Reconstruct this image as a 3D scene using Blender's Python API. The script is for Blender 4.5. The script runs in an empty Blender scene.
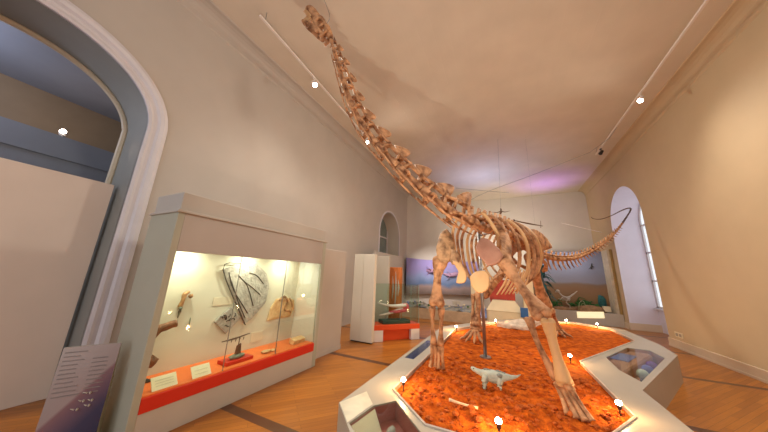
import bpy, bmesh, math, random
from math import sin, cos, pi, radians
from mathutils import Vector, Matrix, noise
V = Vector
random.seed(7)
SC = bpy.context.scene
COL = SC.collection

# ------------------------------------------------------------------ materials
MATS = {}
def mat(name, col, rough=.6, var=.12, scale=6., bump=0., bscale=40., lo=.3, hi=.7, metal=0., spec=.4, emit=None, estr=0., stretch=(1, 1, 1), col2=None):
    if name in MATS: return MATS[name]
    m = bpy.data.materials.new(name); m.use_nodes = True
    nt = m.node_tree; N = nt.nodes; L = nt.links
    b = N['Principled BSDF']
    b.inputs['Roughness'].default_value = rough
    b.inputs['Metallic'].default_value = metal
    b.inputs['Specular IOR Level'].default_value = spec
    tc = N.new('ShaderNodeTexCoord'); mp = N.new('ShaderNodeMapping')
    mp.inputs['Scale'].default_value = stretch
    L.new(tc.outputs['Object'], mp.inputs['Vector'])
    nz = N.new('ShaderNodeTexNoise'); nz.inputs['Scale'].default_value = scale; nz.inputs['Detail'].default_value = 6
    L.new(mp.outputs[0], nz.inputs['Vector'])
    r = N.new('ShaderNodeValToRGB')
    c2 = col2 or tuple(min(1, c * (1 + var)) for c in col)
    c1 = tuple(c * (1 - var) for c in col) if not col2 else col
    r.color_ramp.elements[0].color = (*c1, 1); r.color_ramp.elements[1].color = (*c2, 1)
    r.color_ramp.elements[0].position = lo; r.color_ramp.elements[1].position = hi
    L.new(nz.outputs['Fac'], r.inputs[0]); L.new(r.outputs[0], b.inputs['Base Color'])
    if bump:
        n2 = N.new('ShaderNodeTexNoise'); n2.inputs['Scale'].default_value = bscale; n2.inputs['Detail'].default_value = 5
        L.new(mp.outputs[0], n2.inputs['Vector'])
        bp = N.new('ShaderNodeBump'); bp.inputs['Strength'].default_value = bump; bp.inputs['Distance'].default_value = .02
        L.new(n2.outputs['Fac'], bp.inputs['Height']); L.new(bp.outputs[0], b.inputs['Normal'])
    if emit:
        b.inputs['Emission Color'].default_value = (*emit, 1); b.inputs['Emission Strength'].default_value = estr
    MATS[name] = m
    return m

def glass(name, tint=(.93, .97, .95), mix=.12):
    m = bpy.data.materials.new(name); m.use_nodes = True
    nt = m.node_tree; N = nt.nodes; L = nt.links
    for n in list(N):
        if n.type == 'BSDF_PRINCIPLED': N.remove(n)
    tr = N.new('ShaderNodeBsdfTransparent'); tr.inputs[0].default_value = (*tint, 1)
    gl = N.new('ShaderNodeBsdfGlossy'); gl.inputs['Roughness'].default_value = .02
    fr = N.new('ShaderNodeFresnel'); fr.inputs[0].default_value = 1.45
    mu = N.new('ShaderNodeMath'); mu.operation = 'MULTIPLY'; mu.inputs[1].default_value = mix * 6
    cl = N.new('ShaderNodeClamp')
    L.new(fr.outputs[0], mu.inputs[0]); L.new(mu.outputs[0], cl.inputs[0])
    mx = N.new('ShaderNodeMixShader')
    L.new(cl.outputs[0], mx.inputs[0]); L.new(tr.outputs[0], mx.inputs[1]); L.new(gl.outputs[0], mx.inputs[2])
    L.new(mx.outputs[0], N['Material Output'].inputs[0])
    return m

def floor_material():
    m = bpy.data.materials.new('oak_floor'); m.use_nodes = True
    nt = m.node_tree; N = nt.nodes; L = nt.links; b = N['Principled BSDF']
    b.inputs['Roughness'].default_value = .3; b.inputs['Specular IOR Level'].default_value = .35
    tc = N.new('ShaderNodeTexCoord'); mp = N.new('ShaderNodeMapping'); mp.inputs['Rotation'].default_value = (0, 0, radians(-50))
    L.new(tc.outputs['Object'], mp.inputs[0])
    br = N.new('ShaderNodeTexBrick'); br.inputs['Scale'].default_value = 1
    br.inputs['Brick Width'].default_value = 1.1; br.inputs['Row Height'].default_value = .075; br.inputs['Mortar Size'].default_value = .0015
    br.inputs['Color1'].default_value = (.47, .175, .026, 1); br.inputs['Color2'].default_value = (.34, .118, .018, 1); br.inputs['Mortar'].default_value = (.10, .035, .012, 1)
    L.new(mp.outputs[0], br.inputs['Vector'])
    m2 = N.new('ShaderNodeMapping'); m2.inputs['Scale'].default_value = (2, 30, 1); L.new(mp.outputs[0], m2.inputs[0])
    nz = N.new('ShaderNodeTexNoise'); nz.inputs['Scale'].default_value = 1.5; nz.inputs['Detail'].default_value = 6; L.new(m2.outputs[0], nz.inputs[0])
    rp = N.new('ShaderNodeValToRGB'); rp.color_ramp.elements[0].color = (.68, .66, .64, 1); rp.color_ramp.elements[1].color = (1.15, 1.12, 1.08, 1)
    L.new(nz.outputs['Fac'], rp.inputs[0])
    mx = N.new('ShaderNodeMix'); mx.data_type = 'RGBA'; mx.blend_type = 'MULTIPLY'; mx.inputs['Factor'].default_value = 1
    L.new(br.outputs['Color'], mx.inputs['A']); L.new(rp.outputs[0], mx.inputs['B'])
    # dark inlay strips across the room every 2.5 m
    sx = N.new('ShaderNodeSeparateXYZ'); L.new(tc.outputs['Object'], sx.inputs[0])
    a = N.new('ShaderNodeMath'); a.operation = 'ADD'; a.inputs[1].default_value = 100 - 2.35; L.new(sx.outputs['Y'], a.inputs[0])
    mo = N.new('ShaderNodeMath'); mo.operation = 'MODULO'; mo.inputs[1].default_value = 2.5; L.new(a.outputs[0], mo.inputs[0])
    lt = N.new('ShaderNodeMath'); lt.operation = 'LESS_THAN'; lt.inputs[1].default_value = .14; L.new(mo.outputs[0], lt.inputs[0])
    m3 = N.new('ShaderNodeMix'); m3.data_type = 'RGBA'; L.new(lt.outputs[0], m3.inputs['Factor']); L.new(mx.outputs['Result'], m3.inputs['A'])
    m3.inputs['B'].default_value = (.10, .038, .016, 1)
    L.new(m3.outputs['Result'], b.inputs['Base Color'])
    return m

def ceiling_material():
    m = mat('ceiling_boards', (.68, .61, .51), .8, .05, 1.2)
    nt = m.node_tree; N = nt.nodes; L = nt.links; b = N['Principled BSDF']
    tc = N.new('ShaderNodeTexCoord'); sx = N.new('ShaderNodeSeparateXYZ'); L.new(tc.outputs['Object'], sx.inputs[0])
    a = N.new('ShaderNodeMath'); a.operation = 'ADD'; a.inputs[1].default_value = 100; L.new(sx.outputs['X'], a.inputs[0])
    mo = N.new('ShaderNodeMath'); mo.operation = 'MODULO'; mo.inputs[1].default_value = .3; L.new(a.outputs[0], mo.inputs[0])
    gt = N.new('ShaderNodeMath'); gt.operation = 'GREATER_THAN'; gt.inputs[1].default_value = .012; L.new(mo.outputs[0], gt.inputs[0])
    bp = N.new('ShaderNodeBump'); bp.inputs['Strength'].default_value = .35; bp.inputs['Distance'].default_value = .01
    L.new(gt.outputs[0], bp.inputs['Height']); L.new(bp.outputs[0], b.inputs['Normal'])
    return m

def mural_material(name, stops, axis='Z', lo=0, hi=1, wob=.25, scale=1.6):
    """painted landscape: colour bands over height with a wobbling, brushed edge"""
    m = bpy.data.materials.new(name); m.use_nodes = True
    nt = m.node_tree; N = nt.nodes; L = nt.links; b = N['Principled BSDF']; b.inputs['Roughness'].default_value = .6
    tc = N.new('ShaderNodeTexCoord'); sx = N.new('ShaderNodeSeparateXYZ'); L.new(tc.outputs['Object'], sx.inputs[0])
    mr = N.new('ShaderNodeMapRange'); mr.inputs['From Min'].default_value = lo; mr.inputs['From Max'].default_value = hi
    L.new(sx.outputs[axis], mr.inputs['Value'])
    nz = N.new('ShaderNodeTexNoise'); nz.inputs['Scale'].default_value = scale; nz.inputs['Detail'].default_value = 5; L.new(tc.outputs['Object'], nz.inputs[0])
    ad = N.new('ShaderNodeMath'); ad.operation = 'MULTIPLY_ADD'; ad.inputs[1].default_value = wob; L.new(nz.outputs['Fac'], ad.inputs[0]); L.new(mr.outputs[0], ad.inputs[2])
    su = N.new('ShaderNodeMath'); su.operation = 'SUBTRACT'; su.inputs[1].default_value = wob / 2; L.new(ad.outputs[0], su.inputs[0])
    r = N.new('ShaderNodeValToRGB'); cr = r.color_ramp
    while len(cr.elements) < len(stops): cr.elements.new(.5)
    for e, (p, c) in zip(cr.elements, stops): e.position = p; e.color = (*c, 1)
    L.new(su.outputs[0], r.inputs[0]); L.new(r.outputs[0], b.inputs['Base Color'])
    return m

M_wl = mat('pink_plaster', (.485, .44, .39), .75, .035, 1.5, .05, 60)
M_wr = mat('tan_plaster', (.56, .43, .27), .75, .035, 1.5, .05, 60)
M_wb = mat('grey_tan_plaster', (.60, .56, .49), .8, .03, 1.5)
M_trim = mat('white_paint', (.62, .60, .63), .4, .03, 3)
M_reveal = mat('pale_reveal_paint', (.74, .72, .84), .55, .03, 2)
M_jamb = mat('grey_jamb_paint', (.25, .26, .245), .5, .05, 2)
M_ceil = ceiling_material()
M_floor = floor_material()
M_case = mat('case_white', (.46, .43, .38), .5, .03, 2)
M_caseside = mat('case_side_grey', (.40, .40, .315), .5, .03, 2)
M_caseback = mat('case_lining', (.66, .66, .56), .8, .03, 2)
M_red = mat('red_laminate', (.62, .030, .014), .35, .05, 3)
M_orange = mat('orange_ledge', (.80, .19, .045), .5, .06, 4)
M_plinthred = mat('orange_red_paint', (.72, .085, .02), .4, .05, 3)
M_white = mat('white_laminate', (.52, .48, .41), .38, .03, 3)
M_board = mat('board_white', (.70, .665, .56), .5, .03, 2)
M_cream = mat('cream_paint', (.74, .64, .44), .5, .05, 3)
M_bone = mat('fossil_bone', (.15, .055, .022), .55, .3, 9, .9, 22, lo=.30, hi=.60, spec=.3, col2=(.58, .305, .15))
M_bonepale = mat('pale_bone', (.62, .37, .17), .55, .2, 5, .3, 30, spec=.3, col2=(.64, .39, .19))
M_bonepurple = mat('mauve_brown_bone', (.34, .155, .105), .55, .2, 5, .3, 25, spec=.3, col2=(.47, .24, .165))
M_bonedark = mat('dark_tail_bone', (.12, .07, .045), .5, .2, 6)
M_bonegrey = mat('weathered_bone', (.12, .055, .025), .6, .3, 10, .8, 24, lo=.28, hi=.58, col2=(.54, .31, .15))
M_soil = mat('red_desert_soil', (.27, .042, .006), .9, .1, 11, 1.0, 45, spec=.06, col2=(.66, .145, .014))
M_soildark = mat('red_clod', (.44, .105, .022), .9, .25, 14, .8, 60, spec=.15)
M_steel = mat('brushed_steel', (.30, .30, .31), .35, .05, 5, metal=.8)
M_black = mat('black_metal', (.03, .03, .03), .4, .1, 5)
M_rail = mat('white_rail', (.78, .74, .70), .4, .03, 5)
M_bulb = mat('lit_lamp', (1, .9, .7), .5, 0, 1, emit=(1, .80, .52), estr=60)
M_bulbw = mat('lit_spot', (1, 1, .95), .5, 0, 1, emit=(1, .88, .74), estr=40)
M_glass = glass('clear_glass', mix=.05)
M_glassg = glass('greenish_glass', (.93, .975, .96), .05)
M_slab = mat('grey_fossil_slab', (.30, .29, .27), .7, .5, 14, .6, 30, col2=(.50, .49, .45))
M_slabtan = mat('tan_fossil_slab', (.55, .34, .15), .7, .3, 12, .5, 30, col2=(.78, .58, .33))
M_card = mat('cream_card', (.86, .80, .58), .7, .04, 6)
M_panelfaint = mat('faint_text_panel', (.70, .66, .52), .7, .06, 12)
M_brownfossil = mat('brown_fossil', (.20, .085, .04), .6, .35, 9, .5, 30)
M_greenstone = mat('green_grey_stone', (.25, .28, .22), .7, .3, 12, .5, 40)
M_babyw = mat('white_model_skin', (.30, .36, .33), .6, .2, 9, .5, 60, col2=(.56, .61, .53))
M_babyd = mat('grey_model_patch', (.20, .23, .22), .6, .2, 10)
M_leaf = mat('green_foliage', (.03, .13, .03), .7, .4, 15)
M_teal = mat('teal_tree', (.02, .12, .12), .7, .4, 12)
M_rockb = mat('brown_rock', (.28, .16, .08), .85, .3, 8, .6, 20)
M_blue = mat('blue_card', (.03, .12, .35), .5, .1, 10)
M_blueviolet = mat('blue_violet_lining', (.20, .22, .48), .5, .2, 6)
M_mauve = mat('mauve_sheet', (.48, .22, .14), .5, .12, 5)
M_maroon = mat('maroon_lining', (.42, .10, .075), .55, .15, 5)
M_wood = mat('brown_post', (.35, .23, .08), .5, .15, 8, stretch=(1, 1, .2))
M_bluegrey = mat('blue_grey_paint', (.28, .31, .36), .6, .04, 2)
M_brownwall = mat('olive_brown_paint', (.34, .25, .15), .7, .06, 3)

# ------------------------------------------------------------------ mesh helpers
def spl(P, n):
    P = [V(p) for p in P]
    if len(P) == 2: return [P[0].lerp(P[1], i / n) for i in range(n + 1)]
    Q = [P[0] * 2 - P[1]] + P + [P[-1] * 2 - P[-2]]
    out = []
    seg = len(P) - 1
    for i in range(n + 1):
        t = i / n * seg; k = min(int(t), seg - 1); u = t - k
        a, b, c, d = Q[k:k + 4]
        out.append(.5 * ((2 * b) + (c - a) * u + (2 * a - 5 * b + 4 * c - d) * u * u + (3 * b - a - 3 * c + d) * u ** 3))
    return out
def ilerp(L, t):
    x = t * (len(L) - 1); k = min(int(x), len(L) - 2); u = x - k
    a, b = L[k], L[k + 1]
    if isinstance(a, (int, float)): return a * (1 - u) + b * u
    return tuple(p * (1 - u) + q * u for p, q in zip(a, b))
def loft(bm, pts, rads, seg=8, up=(0, 0, 1), jit=0., cap=True):
    """rads: scalar or (along up, along side) per point"""
    pts = [V(p) for p in pts]; up = V(up); rings = []
    n = len(pts)
    for i, p in enumerate(pts):
        t = (pts[min(i + 1, n - 1)] - pts[max(i - 1, 0)]).normalized()
        u = up - t * up.dot(t)
        if u.length < 1e-4: u = t.orthogonal()
        u.normalize(); v = t.cross(u)
        r = rads[i] if isinstance(rads, list) else rads
        ru, rv = (r, r) if isinstance(r, (int, float)) else r
        ring = []
        for k in range(seg):
            a = 2 * pi * k / seg
            q = p + u * (cos(a) * ru) + v * (sin(a) * rv)
            if jit: q += noise.noise_vector(q * 9) * jit
            ring.append(bm.verts.new(q))
        rings.append(ring); up = u if False else up
    for a, b in zip(rings, rings[1:]):
        for k in range(seg):
            bm.faces.new((a[k], a[(k + 1) % seg], b[(k + 1) % seg], b[k]))
    if cap:
        bm.faces.new(rings[0][::-1]); bm.faces.new(rings[-1])
def tube(bm, P, r, n=8, seg=6, up=(0, 0, 1)):
    pts = spl(P, n); rr = [ilerp(r, i / n) for i in range(n + 1)] if isinstance(r, (list, tuple)) else [r] * (n + 1)
    loft(bm, pts, rr, seg, up)
def box(bm, c, s, rot=None, bev=0.):
    r = bmesh.ops.create_cube(bm, size=1)
    vs = r['verts']
    M = Matrix.Translation(V(c)) @ (rot.to_4x4() if rot else Matrix.Identity(4)) @ Matrix.Diagonal((*s, 1))
    bmesh.ops.transform(bm, matrix=M, verts=vs)
    if bev:
        es = list({e for v in vs for e in v.link_edges})
        bmesh.ops.bevel(bm, geom=es, offset=bev, segments=2, affect='EDGES', profile=.5)
def bbox(bm, x0, x1, y0, y1, z0, z1, bev=0.):
    box(bm, ((x0 + x1) / 2, (y0 + y1) / 2, (z0 + z1) / 2), (abs(x1 - x0), abs(y1 - y0), abs(z1 - z0)), None, bev)
def cyl(bm, c, r, h, seg=16, r2=None, rot=None):
    q = bmesh.ops.create_cone(bm, cap_ends=True, segments=seg, radius1=r, radius2=r if r2 is None else r2, depth=h)
    M = Matrix.Translation(V(c)) @ (rot.to_4x4() if rot else Matrix.Identity(4))
    bmesh.ops.transform(bm, matrix=M, verts=q['verts'])
def ball(bm, c, r, sc=(1, 1, 1), sub=2, jit=0., jf=3., rot=None):
    q = bmesh.ops.create_icosphere(bm, subdivisions=sub, radius=1)
    off = V((random.random() * 50, random.random() * 50, 0))
    for v in q['verts']:
        d = v.co.copy()
        if jit: d *= 1 + jit * noise.noise(d * jf + off)
        v.co = V((d.x * sc[0] * r, d.y * sc[1] * r, d.z * sc[2] * r))
        if rot: v.co = rot @ v.co
        v.co += V(c)
def poly_prism(bm, pts, depth, mid=0.):
    """polygon of 3-D points given thickness `depth` (a vector); a bulged middle when mid > 0"""
    pts = [V(p) for p in pts]; d = V(depth); c = sum(pts, V()) / len(pts)
    n = len(pts)
    rings = []
    for off, sc in ((-.5, .88), (-.35, 1), (.35, 1), (.5, .88)):
        rings.append([bm.verts.new(c + (p - c) * sc + d * off) for p in pts])
    for a, b in zip(rings, rings[1:]):
        for k in range(n): bm.faces.new((a[k], a[(k + 1) % n], b[(k + 1) % n], b[k]))
    c0 = bm.verts.new(c - d * (.5 + mid)); c1 = bm.verts.new(c + d * (.5 + mid))
    for k in range(n):
        bm.faces.new((rings[0][(k + 1) % n], rings[0][k], c0)); bm.faces.new((rings[-1][k], rings[-1][(k + 1) % n], c1))
def roughen(bm, amp, f):
    for v in bm.verts: v.co += noise.noise_vector(v.co * f) * amp
def NB(): return bmesh.new()
def root_loc(o):
    while o.parent: o = o.parent
    return o.location.copy()
def obj(name, bm, m, parent=None, smooth=False, label=None):
    if parent is not None: bmesh.ops.translate(bm, vec=-root_loc(parent), verts=bm.verts)
    bmesh.ops.recalc_face_normals(bm, faces=bm.faces)
    me = bpy.data.meshes.new(name); bm.to_mesh(me); bm.free()
    me.materials.append(m)
    if smooth:
        for p in me.polygons: p.use_smooth = True
    o = bpy.data.objects.new(name, me); COL.objects.link(o)
    if parent is not None: o.parent = parent
    if label: o['label'] = label
    return o
def tag(o, label, cat, group=None, kind=None):
    o['label'] = label; o['category'] = cat
    if group: o['group'] = group
    if kind: o['kind'] = kind
    return o
def thing(name, label, cat, loc, group=None):
    o = bpy.data.objects.new(name, None); COL.objects.link(o); o.location = loc; o.empty_display_size = .1
    return tag(o, label, cat, group)
def one(name, bm, m, label, cat, origin=None, smooth=False, group=None, kind=None):
    """a thing that is one mesh"""
    if origin is None:
        xs = [v.co for v in bm.verts]
        origin = V(((min(v.x for v in xs) + max(v.x for v in xs)) / 2, (min(v.y for v in xs) + max(v.y for v in xs)) / 2, min(v.z for v in xs)))
    bmesh.ops.translate(bm, vec=-V(origin), verts=bm.verts)
    o = obj(name, bm, m, None, smooth); o.location = origin
    return tag(o, label, cat, group, kind)
def struct(name, bm, m, parent=None, smooth=False):
    o = obj(name, bm, m, parent, smooth)
    if parent is None: o['kind'] = 'structure'
    return o
def dup(root, loc, label, rotz=None):
    r = root.copy(); COL.objects.link(r); r.location = loc; r['label'] = label
    if rotz is not None: r.rotation_euler = (0, 0, rotz)
    for ch in list(root.children):
        c = ch.copy(); COL.objects.link(c); c.parent = r
        for g in list(ch.children):
            d = g.copy(); COL.objects.link(d); d.parent = c
    return r

# ------------------------------------------------------------------ the room
H = 6.73; XL = -5.05; XR = 4.37; Y0 = -4.5
AL = (.17, 1.30, 3.88, 1.0, 0.)       # big arch on the left: centre y, half width, spring height, rise, bottom
AS = (11.11, 1.16, 3.7, 1.14, 1.6)    # arched window on the left
AR = (12.34, 1.34, 4.12, 1.34, 0.)    # arched window niche on the right
def arch_curve(a, n=28, grow=0.):
    yc, h, sp, rise, b = a
    return [(yc - (h + grow) * cos(pi * i / n), sp + (rise + grow) * sin(pi * i / n)) for i in range(n + 1)]
def arch_wall(bm, x, y0, y1, arches, depth):
    def quad(ya, za, yb, zb, X=x):
        bm.faces.new([bm.verts.new((X, p, q)) for p, q in ((ya, za), (yb, za), (yb, zb), (ya, zb))])
    for X in (x, x + depth):
        y = y0
        for a in arches:
            quad(y, 0, a[0] - a[1], H, X)
            c = arch_curve(a)
            for (p, q), (r, s) in zip(c, c[1:]):
                bm.faces.new([bm.verts.new((X, *t)) for t in ((p, q), (r, s), (r, H), (p, H))])
            if a[4] > 0: quad(a[0] - a[1], 0, a[0] + a[1], a[4], X)
            y = a[0] + a[1]
        quad(y, 0, y1, H, X)
    for y in (y0, y1):
        bm.faces.new([bm.verts.new(t) for t in ((x, y, 0), (x + depth, y, 0), (x + depth, y, H), (x, y, H))])
def reveal(bm, x, a, depth, n=28):
    c = [(a[0] - a[1], a[4])] + arch_curve(a, n) + [(a[0] + a[1], a[4])]
    rows = [[bm.verts.new((x + depth * k / 3, *t)) for t in c] for k in range(4)]
    for r0, r1 in zip(rows, rows[1:]):
        for i in range(len(c) - 1): bm.faces.new((r0[i], r0[i + 1], r1[i + 1], r1[i]))
    if a[4] > 0: bm.faces.new((rows[0][0], rows[0][-1], rows[-1][-1], rows[-1][0]))

bm = NB(); arch_wall(bm, XL, Y0, 13.6, [AL, AS], -.78); wl = struct('wall_left', bm, M_wl)
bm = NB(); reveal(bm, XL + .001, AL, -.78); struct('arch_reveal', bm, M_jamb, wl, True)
bm = NB(); reveal(bm, XL + .001, AS, -.78); struct('window_reveal', bm, M_wb, wl, True)
bm = NB(); arch_wall(bm, XR, Y0, 16.6, [AR], .95); wr = struct('wall_right', bm, M_wr)
bm = NB(); reveal(bm, XR - .001, AR, .95); struct('window_reveal', bm, M_reveal, wr, True)
# rounded far end
bp = spl([(XL, 13.5, 0), (-4.4, 14.9, 0), (-3.0, 15.95, 0), (-1.0, 16.45, 0), (1.5, 16.5, 0), (XR + .3, 16.4, 0)], 40)
bm = NB()
for off in (0, .2):
    rows = [[bm.verts.new((p.x, p.y + off, z)) for p in bp] for z in (0, H)]
    for i in range(len(bp) - 1): bm.faces.new((rows[0][i], rows[0][i + 1], rows[1][i + 1], rows[1][i]))
struct('wall_back', bm, M_wb, smooth=True)
bm = NB(); bbox(bm, -10, XR + 1, Y0, 17, -.12, 0); struct('floor', bm, M_floor)
bm = NB(); bbox(bm, XL - .78, XR + .95, Y0, 17, H, H + .12); struct('ceiling', bm, M_ceil)
# coved cornice along both long walls
for nm, x, sg in (('trim_1', XL, 1), ('trim_2', XR, -1)):
    bm = NB(); prof = [(0, H - .30)] + [(.03 + .27 * (1 - cos(a)), H - .27 + .25 * sin(a)) for a in [pi / 2 * i / 6 for i in range(7)]] + [(.32, H), (0, H)]
    ya, yb = Y0, (13.6 if sg > 0 else 16.4)
    A = [bm.verts.new((x + sg * p, ya, q)) for p, q in prof]; B = [bm.verts.new((x + sg * p, yb, q)) for p, q in prof]
    for i in range(len(prof)): bm.faces.new((A[i], A[(i + 1) % len(prof)], B[(i + 1) % len(prof)], B[i]))
    struct(nm, bm, M_wl if sg > 0 else M_wr, smooth=False)
# moulding round the big arch (stepped profile)
bm = NB()
path = [(AL[0] - AL[1], 0)] + arch_curve(AL, 28) + [(AL[0] + AL[1], 0)]
def offset_path(a, g): return [(a[0] - a[1] - g, 0)] + arch_curve(a, 28, g) + [(a[0] + a[1] + g, 0)]
steps = [(0, -.02), (0, .035), (.035, .05), (.07, .035), (.11, .035), (.14, .065), (.19, .075), (.24, .06), (.26, .02), (.26, -.02)]
rows = [[bm.verts.new((XL + d, *t)) for t in offset_path(AL, g)] for g, d in steps]
for a, b in zip(rows, rows[1:]):
    for i in range(len(a) - 1): bm.faces.new((a[i], a[i + 1], b[i + 1], b[i]))
struct('trim_3', bm, M_trim, smooth=False)
bm = NB()
steps = [(0, -.02), (0, .02), (.05, .035), (.09, .02), (.09, -.02)]
rows = [[bm.verts.new((XL + d, *t)) for t in [(AS[0] - AS[1] - g, AS[4])] + arch_curve(AS, 28, g) + [(AS[0] + AS[1] + g, AS[4])]] for g, d in steps]
for a, b in zip(rows, rows[1:]):
    for i in range(len(a) - 1): bm.faces.new((a[i], a[i + 1], b[i + 1], b[i]))
struct('trim_4', bm, M_trim)
# skirting on the right wall, before and after the niche, and inside it
bm = NB()
for ya, yb in ((Y0, AR[0] - AR[1]), (AR[0] + AR[1], 16.4)):
    bbox(bm, XR - .035, XR + .01, ya, yb, 0, .2); bbox(bm, XR - .05, XR + .01, ya, yb, 0, .05); bbox(bm, XR - .042, XR + .01, ya, yb, .2, .225)
bbox(bm, XR - .01, 5.3, AR[0] + AR[1] - .03, AR[0] + AR[1] + .02, 0, .26)
struct('baseboard_right', bm, mat('skirting_tan', (.66, .54, .40), .5, .03, 3))
# window in the niche
bm = NB(); yc, hw = AR[0], AR[1]; X = XR + .93
bbox(bm, X - .02, X + .06, yc - hw, yc + hw, 0, .82)
w1 = struct('window_1', bm, M_reveal)
bm = NB(); bbox(bm, X - .14, X + .04, yc - hw + .01, yc + hw - .01, .82, .88, .01); struct('window_sill', bm, M_trim, w1)
bm = NB()
for yy in (yc - hw + .04, yc - hw * .34, yc + hw * .34, yc + hw - .04): bbox(bm, X - .02, X + .04, yy - .035, yy + .035, .88, 4.15)
for zz in (.92, 1.9, 3.0, 4.12): bbox(bm, X - .02, X + .04, yc - hw, yc + hw, zz - .03, zz + .03)
tube(bm, [(X, p, q) for p, q in arch_curve((yc, hw - .03, 4.12, 1.3, 0), 16)], .035, 24, 6, (1, 0, 0))
for k in (-.34, .34): bbox(bm, X - .015, X + .03, yc + hw * k - .025, yc + hw * k + .025, 4.1, 5.35)
struct('window_frame', bm, M_trim, w1)
bm = NB(); c = [(yc - hw, .88)] + arch_curve(AR, 20) + [(yc + hw, .88)]
bm.faces.new([bm.verts.new((X + .02, *t)) for t in c]); struct('window_pane', bm, M_glass, w1)
# small arched window on the left: dim glazing at the back of its reveal
bm = NB(); X = XL - .68
for yy in (AS[0] - AS[1] + .04, AS[0], AS[0] + AS[1] - .04): bbox(bm, X - .03, X + .03, yy - .04, yy + .04, AS[4], 4.5)
for zz in (1.65, 2.6, 3.7): bbox(bm, X - .03, X + .03, AS[0] - AS[1], AS[0] + AS[1], zz - .03, zz + .03)
w2 = struct('window_2', bm, M_trim)
bm = NB(); bm.faces.new([bm.verts.new((X - .02, *t)) for t in [(AS[0] - AS[1], AS[4])] + arch_curve(AS, 20) + [(AS[0] + AS[1], AS[4])]])
struct('window_pane', bm, mat('dim_green_grey_pane', (.20, .24, .22), .25, .1, 3), w2)
bm = NB(); tube(bm, [(XL - .77, *q) for q in offset_path(AL, -.02)], .045, 120, 8, (1, 0, 0)); struct('trim_6', bm, mat('cream_bead', (.55, .48, .36), .5, .03, 3))
# room beyond the big arch
bm = NB(); bbox(bm, -8.7, -8.5, Y0, 5, 0, 5.22); struct('wall_far_left', bm, M_brownwall)
bm = NB(); bbox(bm, -8.7, XL - .78, Y0, 5, 5.22, 5.3); struct('ceiling_side_room', bm, M_bluegrey)
bm = NB(); bbox(bm, -8.5, XL - .78, 4.8, 5, 0, 5.22); struct('wall_side_room_end', bm, M_bluegrey)
bm = NB(); bbox(bm, -8.5, -7.45, Y0, 4.8, 3.9, 4.06); bbox(bm, -7.55, -7.45, Y0, 4.8, 3.3, 3.9); bbox(bm, -7.52, -7.42, Y0, 4.8, 3.62, 3.66)
struct('trim_5', bm, M_bluegrey)
# partition between case and cupboard
bm = NB(); bbox(bm, -3.95, -3.6, 4.12, 5.28, 0, 2.25, .008); wp = struct('wall_partition', bm, M_wl)
bm = NB(); bbox(bm, -3.602, -3.585, 4.12, 5.28, 0, .1); struct('skirting', bm, M_wl, wp)

# outlet on the right wall
t = thing('wall_socket', 'small cream double socket plate low on the right wall above skirting', 'socket', (XR, 10.46, .33))
bm = NB(); bbox(bm, XR - .015, XR, 10.28, 10.64, .31, .45, .005); obj('cover_plate', bm, M_cream, t)
for yy in (10.38, 10.54):
    bm = NB(); bbox(bm, XR - .022, XR - .012, yy - .05, yy + .05, .34, .42, .004); obj('outlet', bm, mat('socket_grey', (.35, .30, .24), .5), t)

# ------------------------------------------------------------------ left arch: big panel, sign
bm = NB(); bbox(bm, -5.55, -5.42, -1.1, 1.42, .0, 2.92, .006)
one('partition_board', bm, mat('board_pink', (.68, .58, .50), .7, .03, 2), 'large plain pink board closing the lower part of the tall archway', 'board')
t = thing('recessed_spotlight', 'small glowing downlight on the ledge beyond the tall archway', 'lamp', (-7.62, 1.1, 4.06))
bm = NB(); cyl(bm, (-7.62, 1.1, 4.075), .05, .03); tube(bm, [(-7.62, 1.1, 4.08), (-7.62, 1.1, 4.13)], .012, 2); obj('base', bm, M_rail, t)
bm = NB(); cyl(bm, (-7.62, 1.1, 4.17), .045, .08, 16, .06); obj('lamp_head', bm, M_rail, t)
bm = NB(); ball(bm, (-7.585, 1.09, 4.2), .045); obj('bulb', bm, M_bulbw, t, True)

# A-frame information sign
base = V((-3.70, 1.17, 0)); d = V((.46, .89, 0)).normalized(); nn = V((.89, -.46, 0)).normalized()
t = thing('information_sign', 'glossy mauve and navy information sign standing before the left archway', 'sign', base)
hw = .19
def sp(u, s, z): return base + d * u + nn * s + V((0, 0, z))
def slab(bm, P, th):
    n = (P[1] - P[0]).cross(P[3] - P[0]).normalized() * th
    A = [bm.verts.new(p) for p in P]; B = [bm.verts.new(p - n) for p in P]
    bm.faces.new(A); bm.faces.new(B[::-1])
    for i in range(4): bm.faces.new((A[i], B[i], B[(i + 1) % 4], A[(i + 1) % 4]))
bm = NB(); slab(bm, [sp(-hw, .10, 0), sp(hw, .10, 0), sp(hw, .02, .93), sp(-hw, .02, .93)], .012)
sgm = bpy.data.materials.new('sign_print'); sgm.use_nodes = True
nt = sgm.node_tree; N = nt.nodes; L = nt.links; b = N['Principled BSDF']; b.inputs['Roughness'].default_value = .18
tc = N.new('ShaderNodeTexCoord'); sx = N.new('ShaderNodeSeparateXYZ'); L.new(tc.outputs['Object'], sx.inputs[0])
vm = N.new('ShaderNodeVectorMath'); vm.operation = 'DOT_PRODUCT'; vm.inputs[1].default_value = (d.x * 1.25, d.y * 1.25, -1.); L.new(tc.outputs['Object'], vm.inputs[0])
r = N.new('ShaderNodeValToRGB'); r.color_ramp.interpolation = 'LINEAR'
mr = N.new('ShaderNodeMapRange'); mr.inputs['From Min'].default_value = -1.1; mr.inputs['From Max'].default_value = 0.1; L.new(vm.outputs['Value'], mr.inputs[0]); L.new(mr.outputs[0], r.inputs[0])
cs = [(0, (.34, .29, .27)), (.47, (.30, .24, .24)), (.50, (.20, .105, .12)), (.60, (.13, .075, .11)), (.76, (.035, .035, .085)), (1, (.02, .025, .07))]
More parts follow.
